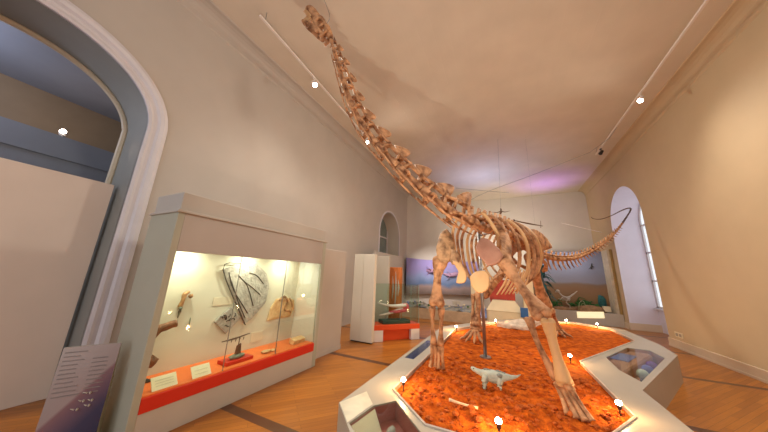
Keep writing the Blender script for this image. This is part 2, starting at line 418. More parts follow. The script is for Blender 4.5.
while len(r.color_ramp.elements) < len(cs): r.color_ramp.elements.new(.5)
for e, (p, c) in zip(r.color_ramp.elements, cs): e.position = p; e.color = (*c, 1)
L.new(r.outputs[0], b.inputs['Base Color'])
obj('front_panel', bm, sgm, t)
bm = NB(); slab(bm, [sp(hw, -.19, 0), sp(-hw, -.19, 0), sp(-hw, -.0, .93), sp(hw, -.0, .93)], .012); obj('rear_panel', bm, M_caseside, t)
bm = NB()
for u in (hw - .012, -hw):
    P = [sp(u, .09, .0), sp(u, .012, .92), sp(u, -.175, .0)]; Q = [p + d * .01 for p in P]
    A = [bm.verts.new(p) for p in P]; B = [bm.verts.new(p) for p in Q]; bm.faces.new(A); bm.faces.new(B[::-1])
    for i in range(3): bm.faces.new((A[i], B[i], B[(i + 1) % 3], A[(i + 1) % 3]))
obj('side_cheek', bm, mat('beige_side', (.45, .39, .26), .5), t)
bm = NB()
def front(u, z): s = .10 - .08 * z / .93; return sp(u, s + .0035, z)
for k in range(11):
    z = .885 - k * .036; w = random.uniform(.1, .17); u0 = -.17
    slab(bm, [front(u0, z - .004), front(u0 + w, z - .004), front(u0 + w, z + .004), front(u0, z + .004)], .002)
    if k > 1: slab(bm, [front(.02, z - .004), front(.02 + .1 + .03 * random.random(), z - .004), front(.02 + .1, z + .004), front(.02, z + .004)], .002)
obj('small_print', bm, mat('grey_print', (.20, .17, .165), .4), t)
bm = NB()
for u, z, w in ((.075, .52, .05), (.045, .46, .035), (.10, .455, .03), (.02, .40, .045), (.09, .415, .035)):
    ball(bm, front(u, z), 1, (.008, w * .6, .011), 2, rot=Matrix.Rotation(1.1, 3, 'Z')); tube(bm, [front(u - w * .4, z), front(u - w, z + .012)], [.006, .002], 3)
o = obj('white_animal_figures', bm, M_white, t, True); o['kind'] = 'stuff'

# ------------------------------------------------------------------ built-in display case
CF = -3.34; CB = -3.95
t = thing('display_case', 'long built-in fossil showcase with red band along the left wall', 'display case', ((CF + CB) / 2, 2.76, 0))
bm = NB(); bbox(bm, CB, CF, 1.50, 4.02, 0, .28, .004); obj('base', bm, M_white, t)
bm = NB(); bbox(bm, CB, CF + .012, 1.50, 4.02, .28, .415, .004); obj('red_band', bm, M_red, t)
bm = NB(); bbox(bm, CB, CF - .012, 1.50, 4.02, .415, .43, .002); obj('ledge', bm, M_orange, t)
bm = NB(); bbox(bm, CB - .02, CF + .005, 1.43, 1.50, 0, 2.33, .004); obj('side_panel', bm, M_caseside, t)
bm = NB(); bbox(bm, CB - .02, CF + .005, 4.02, 4.11, 0, 2.33, .004); obj('side_panel', bm, M_caseside, t)
bm = NB(); bbox(bm, CF - .05, CF + .005, 1.50, 4.02, 1.885, 2.33, .004); bbox(bm, CB - .02, CF - .05, 1.50, 4.02, 1.99, 2.33); obj('fascia', bm, mat('fascia_pink', (.42, .375, .335), .5, .03, 2), t)
bm = NB(); bbox(bm, CB - .03, CF + .035, 1.41, 4.13, 2.325, 2.355, .006); obj('cornice_lip', bm, M_case, t)
bm = NB(); bbox(bm, CB - .02, CF - .02, 1.45, 4.09, 2.355, 2.58, .006); obj('top_frieze', bm, M_case, t)
bm = NB(); bbox(bm, CB, CB + .03, 1.50, 4.02, .43, 1.99); bbox(bm, CB, CF - .03, 1.50, 1.51, .43, 1.99); bbox(bm, CB, CF - .03, 4.01, 4.02, .43, 1.99); obj('lining', bm, M_caseback, t)
ys = [1.50, 2.31, 3.14, 4.02]
for a, b in zip(ys, ys[1:]):
    bm = NB(); bbox(bm, CF - .022, CF - .014, a + .003, b - .003, .43, 1.885); obj('glass_pane', bm, M_glass, t)
for yy in ys[1:3]:
    bm = NB(); bbox(bm, CF - .026, CF - .010, yy - .0025, yy + .0025, .43, 1.885); obj('glass_joint', bm, M_steel, t)
for yy in (1.85, 2.75, 3.55):
    bm = NB(); cyl(bm, (CB + .25, yy, 1.975), .035, .03); obj('downlight', bm, M_bulbw, t)
BX = CB + .03
def yzslab(name, pts, th, m, label, cat, group=None, rough=0.):
    bm = NB(); P = [(BX + th / 2 + .002, p, q) for p, q in pts]; poly_prism(bm, P, (th, 0, 0))
    if rough: roughen(bm, rough, 9)
    return one(name, bm, m, label, cat, group=group)
t = thing('fan_shaped_fossil', 'large fan-shaped grey fossil slab in dark frame on showcase back', 'fossil slab', (BX, 2.85, .83))
bm = NB(); poly_prism(bm, [(BX + .02, p, q) for p, q in ((2.40, 1.70), (2.66, 1.80), (2.95, 1.83), (3.20, 1.66), (3.30, 1.42), (3.27, 1.16), (3.05, .92), (2.92, .84))], (.03, 0, 0)); obj('slab', bm, M_slab, t)
bm = NB(); mk = mat('dark_fossil_line', (.06, .05, .045), .5)
for P in ([(2.93, .83), (2.40, 1.70), (2.66, 1.81)], [(2.66, 1.62), (2.85, 1.45), (3.02, 1.12)], [(2.78, 1.52), (2.95, 1.42), (3.12, 1.3)], [(2.5, 1.66), (2.62, 1.4), (2.93, 1.02)], [(2.85, 1.66), (3.0, 1.62), (3.16, 1.48)], [(2.55, 1.55), (2.74, 1.2), (2.9, .95)]):
    tube(bm, [(BX + .038, *p) for p in P], .007, 8, 5)
obj('bone_traces', bm, mk, t, True)
t = thing('square_fossil_slab', 'small square dark fossil slab hung diamond-wise on showcase back', 'fossil slab', (BX, 2.62, .76))
bm = NB(); poly_prism(bm, [(BX + .02, p, q) for p, q in ((2.64, 1.13), (2.83, .95), (2.63, .75), (2.42, .95))], (.03, 0, 0)); obj('slab', bm, M_slab, t)
bm = NB()
for k in range(14):
    p, q = 2.63 + random.uniform(-.11, .11), .94 + random.uniform(-.10, .10)
    if abs(p - 2.63) + abs(q - .94) > .14: continue
    a = random.uniform(0, 3.1); tube(bm, [(BX + .038, p, q), (BX + .04, p + .03 * cos(a), q + .03 * sin(a)), (BX + .038, p + .05 * cos(a + .6), q + .05 * sin(a + .6))], .007, 4, 5)
obj('bone_traces', bm, mk, t, True)
t = thing('tan_fossil_slab', 'tan rounded fossil slab mounted on the right of showcase back', 'fossil slab', (BX, 3.65, .83))
bm = NB(); poly_prism(bm, [(BX + .025, p, q) for p, q in ((3.36, .84), (3.40, 1.05), (3.50, 1.20), (3.72, 1.22), (3.93, 1.15), (3.96, .98), (3.88, .84), (3.6, .85))], (.04, 0, 0)); roughen(bm, .01, 8); obj('slab', bm, M_slabtan, t)
bm = NB()
tube(bm, [(BX + .05, p, q) for p, q in ((3.55, 1.17), (3.66, 1.24), (3.76, 1.14), (3.70, 1.0), (3.85, .95))], .02, 12, 6); tube(bm, [(BX + .05, p, q) for p, q in ((3.8, 1.2), (3.9, 1.05), (3.86, .92))], .015, 8, 6)
obj('fossil_bone', bm, M_bonegrey, t, True)
t = thing('hooked_bone', 'small hooked brown bone mounted high on the left of showcase back', 'bone', (BX, 1.96, 1.2))
bm = NB(); tube(bm, [(BX + .02, 1.94, 1.20), (BX + .05, 1.94, 1.28), (BX + .05, 1.95, 1.36), (BX + .04, 2.0, 1.385)], [.03, .022, .03, .02], 10, 8); ball(bm, (BX + .04, 2.03, 1.33), .03, jit=.3); obj('shaft', bm, M_bonegrey, t, True)
bm = NB(); tube(bm, [(BX, 1.94, 1.22), (BX + .04, 1.94, 1.18), (BX + .02, 1.94, 1.06)], [.012, .025, .006], 6); obj('tip', bm, M_greenstone, t, True)
bm = NB(); ball(bm, (BX + .012, 2.10, 1.0), .012, (.8, .6, 4), 2, .3); one('fossil_splinter', bm, M_greenstone, 'tiny thin grey splinter mounted below the hooked bone', 'bone', smooth=True)
t = thing('brown_fossil_bone', 'big reddish brown C-shaped fossil bone at the showcase left end', 'bone', (CB + .22, 1.66, .43))
bm = NB(); X = CB + .30
X = CB + .22; tube(bm, [(X, 1.85, 1.02), (X, 1.78, 1.01), (X, 1.68, .98), (X, 1.61, .89), (X, 1.60, .80), (X, 1.61, .70), (X, 1.67, .63), (X, 1.72, .68)], [.045, .042, .045, .05, .045, .06, .062, .04], 24, 10)
roughen(bm, .012, 12); obj('bone', bm, M_brownfossil, t, True)
bm = NB(); tube(bm, [(X - .02, 1.66, .43), (X - .02, 1.66, .60)], .012, 3); bbox(bm, X - .07, X + .03, 1.6, 1.72, .43, .445); obj('stand', bm, M_black, t)
yzslab('text_panel', ((2.36, 1.29), (2.66, 1.29), (2.66, 1.17), (2.36, 1.17)), .006, M_panelfaint, 'faint beige text panel beside the fan-shaped fossil', 'text panel')
yzslab('text_panel', ((3.09, .68), (3.32, .68), (3.32, .52), (3.09, .52)), .006, M_panelfaint, 'pinkish text panel low behind the fossil on stand', 'text panel')
# cards propped on the ledge
def card(y0, y1, lab, lines):
    t = thing('caption_card', lab, 'card', (-3.44, (y0 + y1) / 2, .43))
    bm = NB(); slab(bm, [V((-3.385, y0, .435)), V((-3.385, y1, .435)), V((-3.47, y1, .545)), V((-3.47, y0, .545))], .008); obj('card', bm, M_card, t)
    bm = NB()
    for k in range(lines):
        f = .25 + .6 * k / max(1, lines); x = -3.385 - .085 * f + .002; z = .435 + .11 * f + .003
        slab(bm, [V((x, y0 + .03, z)), V((x, y1 - .03, z)), V((x - .004, y1 - .03, z + .005)), V((x - .004, y0 + .03, z + .005))], .001)
    obj('print', bm, mat('card_print', (.66, .60, .42), .6), t)
    return t
card(1.60, 1.83, 'larger cream caption card propped at left end of showcase ledge', 3)
card(1.98, 2.19, 'smaller cream caption card propped beside the larger one on ledge', 2)
# fossil on stand
t = thing('mounted_fossil', 'dark grey fossil with a long thin bar on red block', 'fossil', (-3.55, 2.60, .43))
bm = NB(); bbox(bm, -3.66, -3.45, 2.42, 2.82, .431, .475, .004); obj('block', bm, M_red, t)
bm = NB(); ball(bm, (-3.55, 2.62, .50), 1, (.06, .13, .03), 2, .3); obj('stone', bm, M_greenstone, t, True)
bm = NB(); poly_prism(bm, [(-3.55, 2.58, .51), (-3.55, 2.67, .51), (-3.55, 2.655, .66), (-3.55, 2.60, .64)], (.03, 0, 0)); obj('tooth', bm, M_brownfossil, t)
bm = NB(); tube(bm, [(-3.55, 2.36, .735), (-3.55, 2.55, .745), (-3.55, 2.78, .775)], [.006, .014, .007], 8, 6); tube(bm, [(-3.55, 2.62, .62), (-3.55, 2.62, .74)], .006, 2)
for k in range(5): tube(bm, [(-3.55, 2.45 + k * .06, .74), (-3.55, 2.44 + k * .06, .70)], [.008, .003], 2)
obj('jaw_bar', bm, M_bonedark, t, True)
bm = NB(); ball(bm, (-3.52, 3.10, .455), 1, (.05, .10, .022), 2, .35); ball(bm, (-3.50, 3.22, .45), 1, (.035, .05, .018), 2, .35)
one('fossil_fragment', bm, M_slabtan, 'flat tan fossil fragments lying right of the dark mounted fossil', 'fossil', smooth=True)
bm = NB(); box(bm, (-3.55, 3.80, .475), (.12, .28, .085), Matrix.Rotation(.3, 3, 'Y'), .008); one('specimen_block', bm, M_slabtan, 'tan block lying at far right end of showcase ledge', 'fossil', origin=(-3.55, 3.8, .43))

# ------------------------------------------------------------------ cupboard, panels, banner, vitrine
t = thing('tall_board', 'tall white standing board with a centre seam past the showcase', 'board', (-3.42, 6.06, 0))
for a, b in ((-3.80, -3.505), (-3.50, -3.15)):
    bm = NB(); bbox(bm, a, b, 5.99, 6.12, .03, 2.27, .004); obj('panel', bm, M_board, t)
bm = NB(); bbox(bm, -3.78, -3.17, 6.01, 6.10, 0, .03); obj('foot', bm, M_black, t)
bm = NB(); bbox(bm, -3.86, -3.20, 7.0, 7.12, 0, 2.30, .006); bbox(bm, -3.86, -3.81, 7.1, 7.35, 0, 2.3)
one('display_board', bm, M_white, 'white display board standing behind the tall seamed one', 'board')
bm = NB(); bbox(bm, -4.5, -4.42, 8.4, 11.2, 0, 2.62, .006); one('screen_wall', bm, M_case, 'pale screen wall below the small arched window', 'screen')
t = thing('orange_banner', 'narrow orange poster with white flame shapes behind the glass vitrine', 'poster', (-3.12, 7.42, 0))
bm = NB(); bbox(bm, -3.33, -2.91, 7.40, 7.44, .0, 1.98); obj('sheet', bm, mat('orange_print', (.58, .17, .04), .5, .3, 3, stretch=(3, 1, 1)), t)
bm = NB()
for x, z0, z1 in ((-3.22, 1.0, 1.7), (-3.12, .8, 1.85), (-3.03, 1.1, 1.6)): tube(bm, [(x, 7.395, z0), (x + .02, 7.395, (z0 + z1) / 2), (x, 7.395, z1)], [(.01, .01), (.01, .035), (.004, .004)], 8, 6, (0, 1, 0))
obj('white_shapes', bm, M_white, t, True)

d = V((.66, .75, 0)).normalized(); nn = V((d.y, -d.x, 0)); P0 = V((-3.20, 6.20, 0)); W = 1.40; D = .52
RT = Matrix((d, -nn, V((0, 0, 1)))).transposed()
def vt(u, s, z): return P0 + d * u - nn * s + V((0, 0, z))
t = thing('glass_vitrine', 'glass vitrine on an orange-red plinth with white corner blocks', 'display case', vt(W / 2, D / 2, 0))
bm = NB(); box(bm, vt(W / 2, D / 2 + .05, .19), (W - .3, D - .12, .38), RT, .004); obj('plinth', bm, M_plinthred, t)
bm = NB(); box(bm, vt(W / 2, D / 2, .345), (W, D, .13), RT, .006); obj('plinth_top', bm, M_plinthred, t)
for u in (.14, W - .14):
    bm = NB(); box(bm, vt(u, .14, .14), (.27, .27, .28), RT, .006); obj('corner_block', bm, M_rail, t)
for u in (.02, W - .02):
    bm = NB(); box(bm, vt(u, D / 2, .94), (.008, D - .06, 1.06), RT); obj('glass_pane', bm, M_glassg, t)
for s in (.03, D - .03):
    bm = NB(); box(bm, vt(W / 2, s, .94), (W - .05, .008, 1.06), RT); obj('glass_pane', bm, M_glassg, t)
bm = NB(); box(bm, vt(W / 2, D / 2, 1.475), (W - .03, D - .05, .01), RT); obj('glass_lid', bm, M_glassg, t)
for u in (.02, W - .02):
    for s in (.03, D - .03): bm = NB(); box(bm, vt(u, s, .94), (.010, .010, 1.06), RT); obj('glass_edge', bm, mat('green_glass_edge', (.25, .38, .34), .3), t)
t = thing('skull_model', 'pink and white long-jawed skull model inside the glass vitrine', 'skull model', vt(W / 2, D / 2, .41))
bm = NB(); box(bm, vt(.72, D / 2, .455), (.85, .34, .09), RT, .01); obj('stand', bm, mat('dark_green_base', (.03, .07, .05), .5), t)
bm = NB(); tube(bm, [vt(.25, .26, .62), vt(.5, .26, .66), vt(.8, .26, .74), vt(1.08, .26, .84)], [(.02, .03), (.03, .045), (.05, .08), (.04, .06)], 14, 8)
tube(bm, [vt(.2, .26, .95), vt(.5, .26, .88), vt(.8, .26, .86), vt(1.05, .26, .88)], [(.015, .03), (.03, .045), (.05, .09), (.06, .11)], 14, 8); obj('jaws', bm, mat('pale_skull', (.70, .62, .55), .5, .15, 8), t, True)
bm = NB(); ball(bm, vt(1.05, .26, .84), 1, (.14, .12, .10), 2, .25, rot=RT); tube(bm, [vt(.55, .24, .70), vt(.8, .22, .72), vt(1.05, .21, .76)], [.03, .05, .06], 8, 8); obj('muscle', bm, mat('pink_muscle', (.55, .10, .12), .5, .25, 9), t, True)
for u in (.45, .9): bm = NB(); tube(bm, [vt(u, .26, .49), vt(u, .26, .68)], .012, 2); obj('prop', bm, M_steel, t)

# ------------------------------------------------------------------ far end displays
mp = spl([(-4.93, 13.15, 0), (-4.25, 14.75, 0), (-3.0, 15.7, 0), (-1.2, 16.15, 0)], 20)
bm = NB()
for i in range(20):
    a, b = mp[i], mp[i + 1]; nrm = V((b.y - a.y, -(b.x - a.x), 0)).normalized() * .05
    slab(bm, [V((a.x, a.y, .75)) + nrm, V((b.x, b.y, .75)) + nrm, V((b.x, b.y, 2.74)) + nrm, V((a.x, a.y, 2.74)) + nrm], .05)
mural = one('seascape_mural', bm, mural_material('violet_sea_painting', [(0, (.16, .12, .10)), (.2, (.30, .22, .2)), (.3, (.10, .16, .28)), (.5, (.20, .25, .42)), (.7, (.25, .22, .45)), (1, (.32, .27, .58))], 'Z', .0, 2.0, .35, 1.2), 'violet-blue painted seascape curving round the far left corner', 'mural', origin=(-3.4, 15, .75))
bm = NB()
for (x, y, z), k in (((-3.9, 14.7, 2.1), 1.), ((-2.9, 15.4, 1.9), .8)):
    tube(bm, [(x - .7 * k, y, z + .1), (x - .2 * k, y + .05, z), (x + .3 * k, y + .2, z + .05), (x + .7 * k, y + .5, z + .2)], [(.01, .01), (.10, .04), (.13, .05), (.01, .01)], 14, 8)
    for s in (-1, 1): tube(bm, [(x, y + .05, z), (x - .25 * k, y - .05, z - .25 * s)], [(.03, .07), (.01, .02)], 4, 6)
o = obj('painted_reptiles', bm, mat('mauve_pink_reptile', (.36, .22, .33), .6), mural, True); o['kind'] = 'stuff'
t = thing('landscape_model', 'long low model landscape table beneath the violet seascape', 'model', (-2.75, 11.1, 0))
bm = NB(); bbox(bm, -4.3, -1.2, 10.7, 11.6, 0, .42, .01); obj('table', bm, mat('tan_base', (.45, .33, .22), .6), t)
bm = NB()
g = bmesh.ops.create_grid(bm, x_segments=60, y_segments=16, size=.5)
for v in g['verts']:
    v.co = V((-2.75 + v.co.x * 3.06, 11.15 + v.co.y * .86, 0)); v.co.z = .43 + .14 * max(0, noise.noise(v.co * 1.6)) + .07 * noise.noise(v.co * 5) + .12 * (v.co.y - 10.7)
obj('terrain', bm, mat('blue_grey_terrain', (.15, .2, .28), .7, .6, 5, .4, 20, col2=(.42, .36, .24)), t, True)
for k in range(26):
    x, y = random.uniform(-4.15, -1.3), random.uniform(10.8, 11.45); bm = NB(); ball(bm, (x, y, .52 + .14 * (y - 10.7)), .05, (1, 1, .8), 1, .3)
    obj('boulder', bm, [M_white, M_leaf, M_blueviolet, M_cream][k % 4], t, True)
for x in (-2.02, -1.84):
    bm = NB(); bbox(bm, x - .07, x + .07, 11.3, 11.42, .60, .76, .01); o = obj('block', bm, M_white, t)
# back-centre counter
t = thing('cream_counter', 'cream counter with sloped top in the back behind the skeleton', 'counter', (-.1, 11.3, 0))
bm = NB(); bbox(bm, -.72, .55, 11.0, 11.7, 0, .55, .01); obj('body', bm, M_cream, t)
bm = NB()
A = [bm.verts.new(p) for p in ((-.74, 10.98, .55), (.57, 10.98, .55), (.57, 11.72, .55), (-.74, 11.72, .55))]; B = [bm.verts.new(p) for p in ((-.5, 11.3, .92), (.3, 11.3, .92), (.3, 11.7, .92), (-.5, 11.7, .92))]
bm.faces.new(A[::-1]); bm.faces.new(B)
for i in range(4): bm.faces.new((A[i], A[(i + 1) % 4], B[(i + 1) % 4], B[i]))
obj('sloped_top', bm, M_cream, t)
bm = NB(); bbox(bm, -.6, .42, 11.05, 11.62, .002, .0021); bm.free()
bm = NB(); bbox(bm, -.62, .34, 11.72, 11.8, .9, 1.72, .01); bbox(bm, -.6, -.54, 11.73, 11.79, 0, .95); bbox(bm, .26, .32, 11.73, 11.79, 0, .95); one('red_panel', bm, mat('deep_red_panel', (.42, .05, .03), .5, .3, 3), 'deep red panel behind the cream counter', 'panel', origin=(-.14, 11.76, 0))
bm = NB(); bbox(bm, .45, .70, 10.93, 10.97, .40, .74, .004); bbox(bm, .55, .58, 10.95, 10.98, 0, .5); one('blue_card', bm, M_blue, 'small blue card at right end of the cream counter', 'card')
bm = NB(); bbox(bm, -1.35, -1.1, 11.6, 11.9, 0, 1.75, .01); one('white_pillar', bm, M_cream, 'slim cream pillar left of the cream counter', 'pillar')
bm = NB(); bbox(bm, .62, 1.0, 11.65, 11.9, 0, 1.75, .01); one('white_pillar', bm, M_cream, 'slim cream pillar right of the cream counter', 'pillar')
bm = NB(); bbox(bm, -.95, -.72, 10.9, 10.94, .25, .62); bbox(bm, -.85, -.82, 10.94, 10.97, 0, .3); one('picture_card', bm, mat('blue_white_card', (.2, .3, .62), .5, .5, 8), 'small blue and white card left of cream counter', 'card')

# right-hand diorama
t = thing('desert_diorama', 'framed desert diorama with painted grey-violet sky at far right', 'diorama', (3.0, 14.5, 0))
bm = NB(); bbox(bm, 1.2, 4.34, 14.9, 14.95, .45, 3.2)
obj('backdrop', bm, mural_material('desert_painting', [(0, (.20, .10, .05)), (.20, (.27, .16, .07)), (.36, (.26, .15, .08)), (.43, (.22, .15, .10)), (.47, (.24, .24, .30)), (.7, (.22, .25, .36)), (1, (.20, .23, .35))], 'Z', .45, 3.2, .1, 1.1), t)
bm = NB(); bbox(bm, 1.2, 4.36, 14.1, 14.95, 0, .5, .008); obj('base', bm, M_white, t)
bm = NB(); bbox(bm, 4.28, 4.36, 14.12, 14.22, 0, 3.22, .006); obj('frame_post', bm, M_wood, t)
bm = NB(); bbox(bm, 4.20, 4.28, 14.2, 14.9, .5, 3.2); obj('side_wall', bm, mat('pale_side', (.62, .55, .42), .6), t)
bm = NB(); slab(bm, [V((2.78, 14.09, .22)), V((3.72, 14.09, .30)), V((3.72, 14.095, .56)), V((2.78, 14.095, .48))], .01); obj('caption_strip', bm, mat('lit_caption', (.9, .85, .6), .5, .05, 20, emit=(1, .85, .5), estr=.7), t)
bm = NB()
for x, y, w, h in ((2.35, 14.35, .42, .16), (3.35, 14.4, .55, .28), (3.0, 14.65, .5, .16)): ball(bm, (x, y, .5), 1, (w, .22, h), 3, .25, 2)
obj('rock_mound', bm, M_rockb, t, True)
bm = NB()
for k in range(60):
    x = random.choice((random.gauss(3.2, .22), random.gauss(1.9, .22))); z = .65 + abs(random.gauss(0, .15)); tube(bm, [(x, 14.68, .5), (x + random.gauss(0, .1), 14.66, z), (x + random.gauss(0, .2), 14.64, z - .03)], [.012, .03, .004], 5, 5)
for k in range(14): ball(bm, (random.gauss(3.15, .25), 14.72, .72 + random.random() * .2), .11, (1, .6, .8), 1, .5)
obj('bushes', bm, M_leaf, t, True)
bm = NB(); box(bm, (3.92, 14.4, .66), (.26, .16, .22), None, .01); obj('box', bm, M_cream, t)
bm = NB(); ball(bm, (3.88, 14.72, .9), 1, (.16, .1, .32), 2, .3); obj('shrub', bm, M_teal, t, True)
# skeleton of a small raptor in the diorama
t = thing('raptor_skeleton', 'small white skeleton standing among bushes in the desert diorama', 'skeleton', (2.5, 14.3, .5))
bm = NB(); tube(bm, [(2.95, 14.3, 1.36), (2.75, 14.3, 1.18), (2.55, 14.3, 1.05), (2.35, 14.3, 1.12), (2.24, 14.3, 1.3)], [.012, .03, .04, .03, .025], 16, 6); obj('spine', bm, M_white, t, True)
bm = NB(); tube(bm, [(2.26, 14.3, 1.28), (2.2, 14.28, 1.32), (2.10, 14.27, 1.26)], [.05, .07, .015], 6, 8); obj('skull', bm, M_white, t, True)
bm = NB()
for k in range(6):
    x = 2.38 + .05 * k
    for s in (-1, 1): tube(bm, [(x, 14.3, 1.08), (x, 14.3 + .07 * s, 1.0), (x - .02, 14.3 + .04 * s, .9)], .008, 5, 4)
obj('ribs', bm, M_white, t, True)
for s in (-1, 1):
    bm = NB(); tube(bm, [(2.6, 14.3 + .05 * s, 1.03), (2.48, 14.3 + .06 * s, .84), (2.60, 14.3 + .06 * s, .68), (2.52, 14.3 + .06 * s, .52), (2.44, 14.3 + .06 * s, .51)], [.022, .018, .016, .014, .008], 12, 6); obj('leg', bm, M_white, t, True)
    bm = NB(); tube(bm, [(2.36, 14.3 + .05 * s, 1.05), (2.28, 14.3 + .07 * s, .95), (2.2, 14.3 + .07 * s, .98)], [.014, .012, .006], 6, 5); obj('arm', bm, M_white, t, True)
bm = NB(); tube(bm, [(2.9, 14.3, .5), (2.97, 14.3, .85), (3.12, 14.3, .92), (3.25, 14.3, .5)], .012, 16, 5); tube(bm, [(2.98, 14.32, .5), (3.04, 14.32, .78), (3.14, 14.32, .8), (3.2, 14.32, .5)], .009, 14, 5)
one('arched_branch', bm, mat('pale_twig', (.35, .38, .22), .6), 'thin pale hooped twigs right of the small white skeleton', 'twig', smooth=True)
bm = NB(); tube(bm, [(3.72, 14.86, 2.38), (3.75, 14.85, 2.5), (3.78, 14.86, 2.66)], [.01, .035, .006], 6); tube(bm, [(3.62, 14.86, 2.36), (3.75, 14.85, 2.5), (3.84, 14.86, 2.48)], [.004, .02, .004], 6)
one('flying_reptile', bm, M_black, 'tiny dark flying reptile against the diorama sky', 'figure', origin=(3.75, 14.86, 2.36), smooth=True)
# blue-green model tree left of the diorama
t = thing('model_tree', 'dark teal model tree standing behind the hind legs', 'tree', (1.55, 13.0, 0))
bm = NB(); tube(bm, [(1.6, 13.0, 0), (1.55, 13, 1.2), (1.45, 13, 2.3)], [.09, .07, .03], 10, 8); obj('trunk', bm, mat('blue_grey_bark', (.10, .16, .19), .8, .3, 8), t, True)
bm = NB()
for k in range(70):
    a = random.random() * 6.28; z = random.uniform(.9, 2.45); r = random.uniform(.15, .5) * (1.1 - abs(z - 1.5) * .3)
    p = V((1.52, 13, z)); q = p + V((cos(a) * r, sin(a) * r, -.22)); tube(bm, [p, p.lerp(q, .5) + V((0, 0, .12)), q], [(.01, .03), (.015, .06), (.004, .01)], 5, 4)
obj('fronds', bm, M_teal, t)

# ------------------------------------------------------------------ the platform
ZP = .45
soil = [(-1.23, 2.92), (-.71, 2.43), (.3, 2.45), (.80, 3.19), (1.06, 3.59), (1.03, 5.46), (2.63, 8.13), (2.68, 9.78), (1.93, 10.32), (.57, 9.83), (-.38, 8.55), (-1.21, 6.9)]
outer = [(-1.58, 2.37), (-.88, 1.70), (.55, 1.70), (1.43, 2.95), (1.44, 4.50), (2.85, 7.03), (3.0, 8.0), (3.02, 9.95), (2.05, 10.66), (.42, 10.15), (-.68, 8.7), (-1.58, 6.98)]
wells = [[(-1.30, 2.13), (-1.25, 2.50), (-1.10, 2.70), (-.66, 2.26), (-.86, 1.80)],
         [(1.52, 6.03), (2.18, 7.18), (2.52, 7.17), (2.50, 6.60), (1.56, 4.86), (1.47, 5.3)],
         [(-1.52, 4.05), (-1.37, 4.05), (-1.35, 5.35), (-1.52, 5.35)],
         [(.62, 2.2), (.85, 2.1), (1.3, 2.95), (1.15, 3.2)]]
def loop(bm, P, z):
    vs = [bm.verts.new((x, y, z)) for x, y in P]; es = [bm.edges.new((vs[i], vs[(i + 1) % len(vs)])) for i in range(len(vs))]
    return vs, es
t_plat = thing('exhibit_platform', 'low white many-sided plinth carrying the giant skeleton and red soil', 'platform', (.4, 6, 0))
bm = NB(); es = []; loops = []
for P in [outer, soil] + wells:
    v, e = loop(bm, P, ZP); loops.append(v); es += e
bmesh.ops.triangle_fill(bm, edges=es, use_beauty=True)
for v, zb in zip(loops, [0, .30] + [.20] * len(wells)):
    w = [bm.verts.new((q.co.x, q.co.y, zb)) for q in v]
    for i in range(len(v)): bm.faces.new((v[i], v[(i + 1) % len(v)], w[(i + 1) % len(v)], w[i]))
rim = obj('rim', bm, mat('platform_cream', (.40, .365, .305), .4, .03, 3), t_plat)
bm = NB(); lp = soil + [soil[0]]
for a, b in zip(lp, lp[1:]): tube(bm, [(*a, ZP + .006), (*b, ZP + .006)], .012, 1, 6)
obj('rim_edging', bm, mat('grey_edging', (.50, .42, .36), .4), t_plat)
for P, m, zz in ((wells[0], M_maroon, .29), (wells[1], M_mauve, .22), (wells[2], M_blueviolet, .30), (wells[3], M_maroon, .22)):
    bm = NB(); bm.faces.new([bm.verts.new((x, y, zz)) for x, y in P]); lo, hi = [], []
    cx, cy = sum(p[0] for p in P) / len(P), sum(p[1] for p in P) / len(P)
    for x, y in P:
        q = V((cx - x, cy - y, 0)).normalized() * .006; lo.append(bm.verts.new((x + q.x, y + q.y, zz))); hi.append(bm.verts.new((x + q.x, y + q.y, ZP - .012)))
    for i in range(len(P)): bm.faces.new((lo[i], lo[(i + 1) % len(P)], hi[(i + 1) % len(P)], hi[i]))
    obj('well_lining', bm, m, t_plat)
    bm = NB(); f = bm.faces.new([bm.verts.new((x, y, ZP + .004)) for x, y in P]); r = bmesh.ops.extrude_face_region(bm, geom=[f]); bmesh.ops.translate(bm, vec=(0, 0, -.008), verts=[v for v in r['geom'] if isinstance(v, bmesh.types.BMVert)])
    obj('well_glass', bm, M_glass, t_plat)
# raised facet beside the front-left well
bm = NB(); A = [(-1.575, 2.375, ZP), (-1.46, 2.72, ZP), (-1.27, 2.51, ZP), (-1.315, 2.125, ZP)]
bm.faces.new([bm.verts.new(V(p) + V((0, 0, .003))) for p in A]); obj('facet', bm, mat('facet_cream', (.70, .66, .52), .4), t_plat)
# soil
def inside(x, y, P):
    c = False
    for i in range(len(P)):
        (x1, y1), (x2, y2) = P[i], P[i - 1]
        if (y1 > y) != (y2 > y) and x < (x2 - x1) * (y - y1) / (y2 - y1) + x1: c = not c
    return c
def edge_dist(x, y, P):
    m = 9
    for i in range(len(P)):
        a, b = V(P[i]), V(P[i - 1]); ab = b - a; q = V((x, y)); u = max(0, min(1, (q - a).dot(ab) / ab.length_squared)); m = min(m, (q - a - ab * u).length)
    return m
def soil_z(x, y):
    p = V((x, y, 0))
    front = max(0, min(1, (5.2 - y) / 1.6))
    z = .425 + .02 * noise.noise(p * 1.3)
    cl = noise.noise(p * 9); cl2 = noise.noise(p * 22 + V((7, 3, 1)))
    z += (.010 + .034 * front) * max(0, cl) * 1.6 + (.005 + .024 * front) * max(-.2, cl2)
    return z
bm = NB(); st = .026; vm = {}
x0, x1, y0, y1 = -1.30, 2.75, 2.38, 10.4
nx, ny = int((x1 - x0) / st), int((y1 - y0) / st)
ok = {}
for i in range(nx + 1):
    for j in range(ny + 1):
        x, y = x0 + i * st, y0 + j * st
        ins = inside(x, y, soil); dd = edge_dist(x, y, soil)
        if ins or dd < .06: vm[i, j] = bm.verts.new((x, y, soil_z(x, y) if ins and dd > .05 else .405))
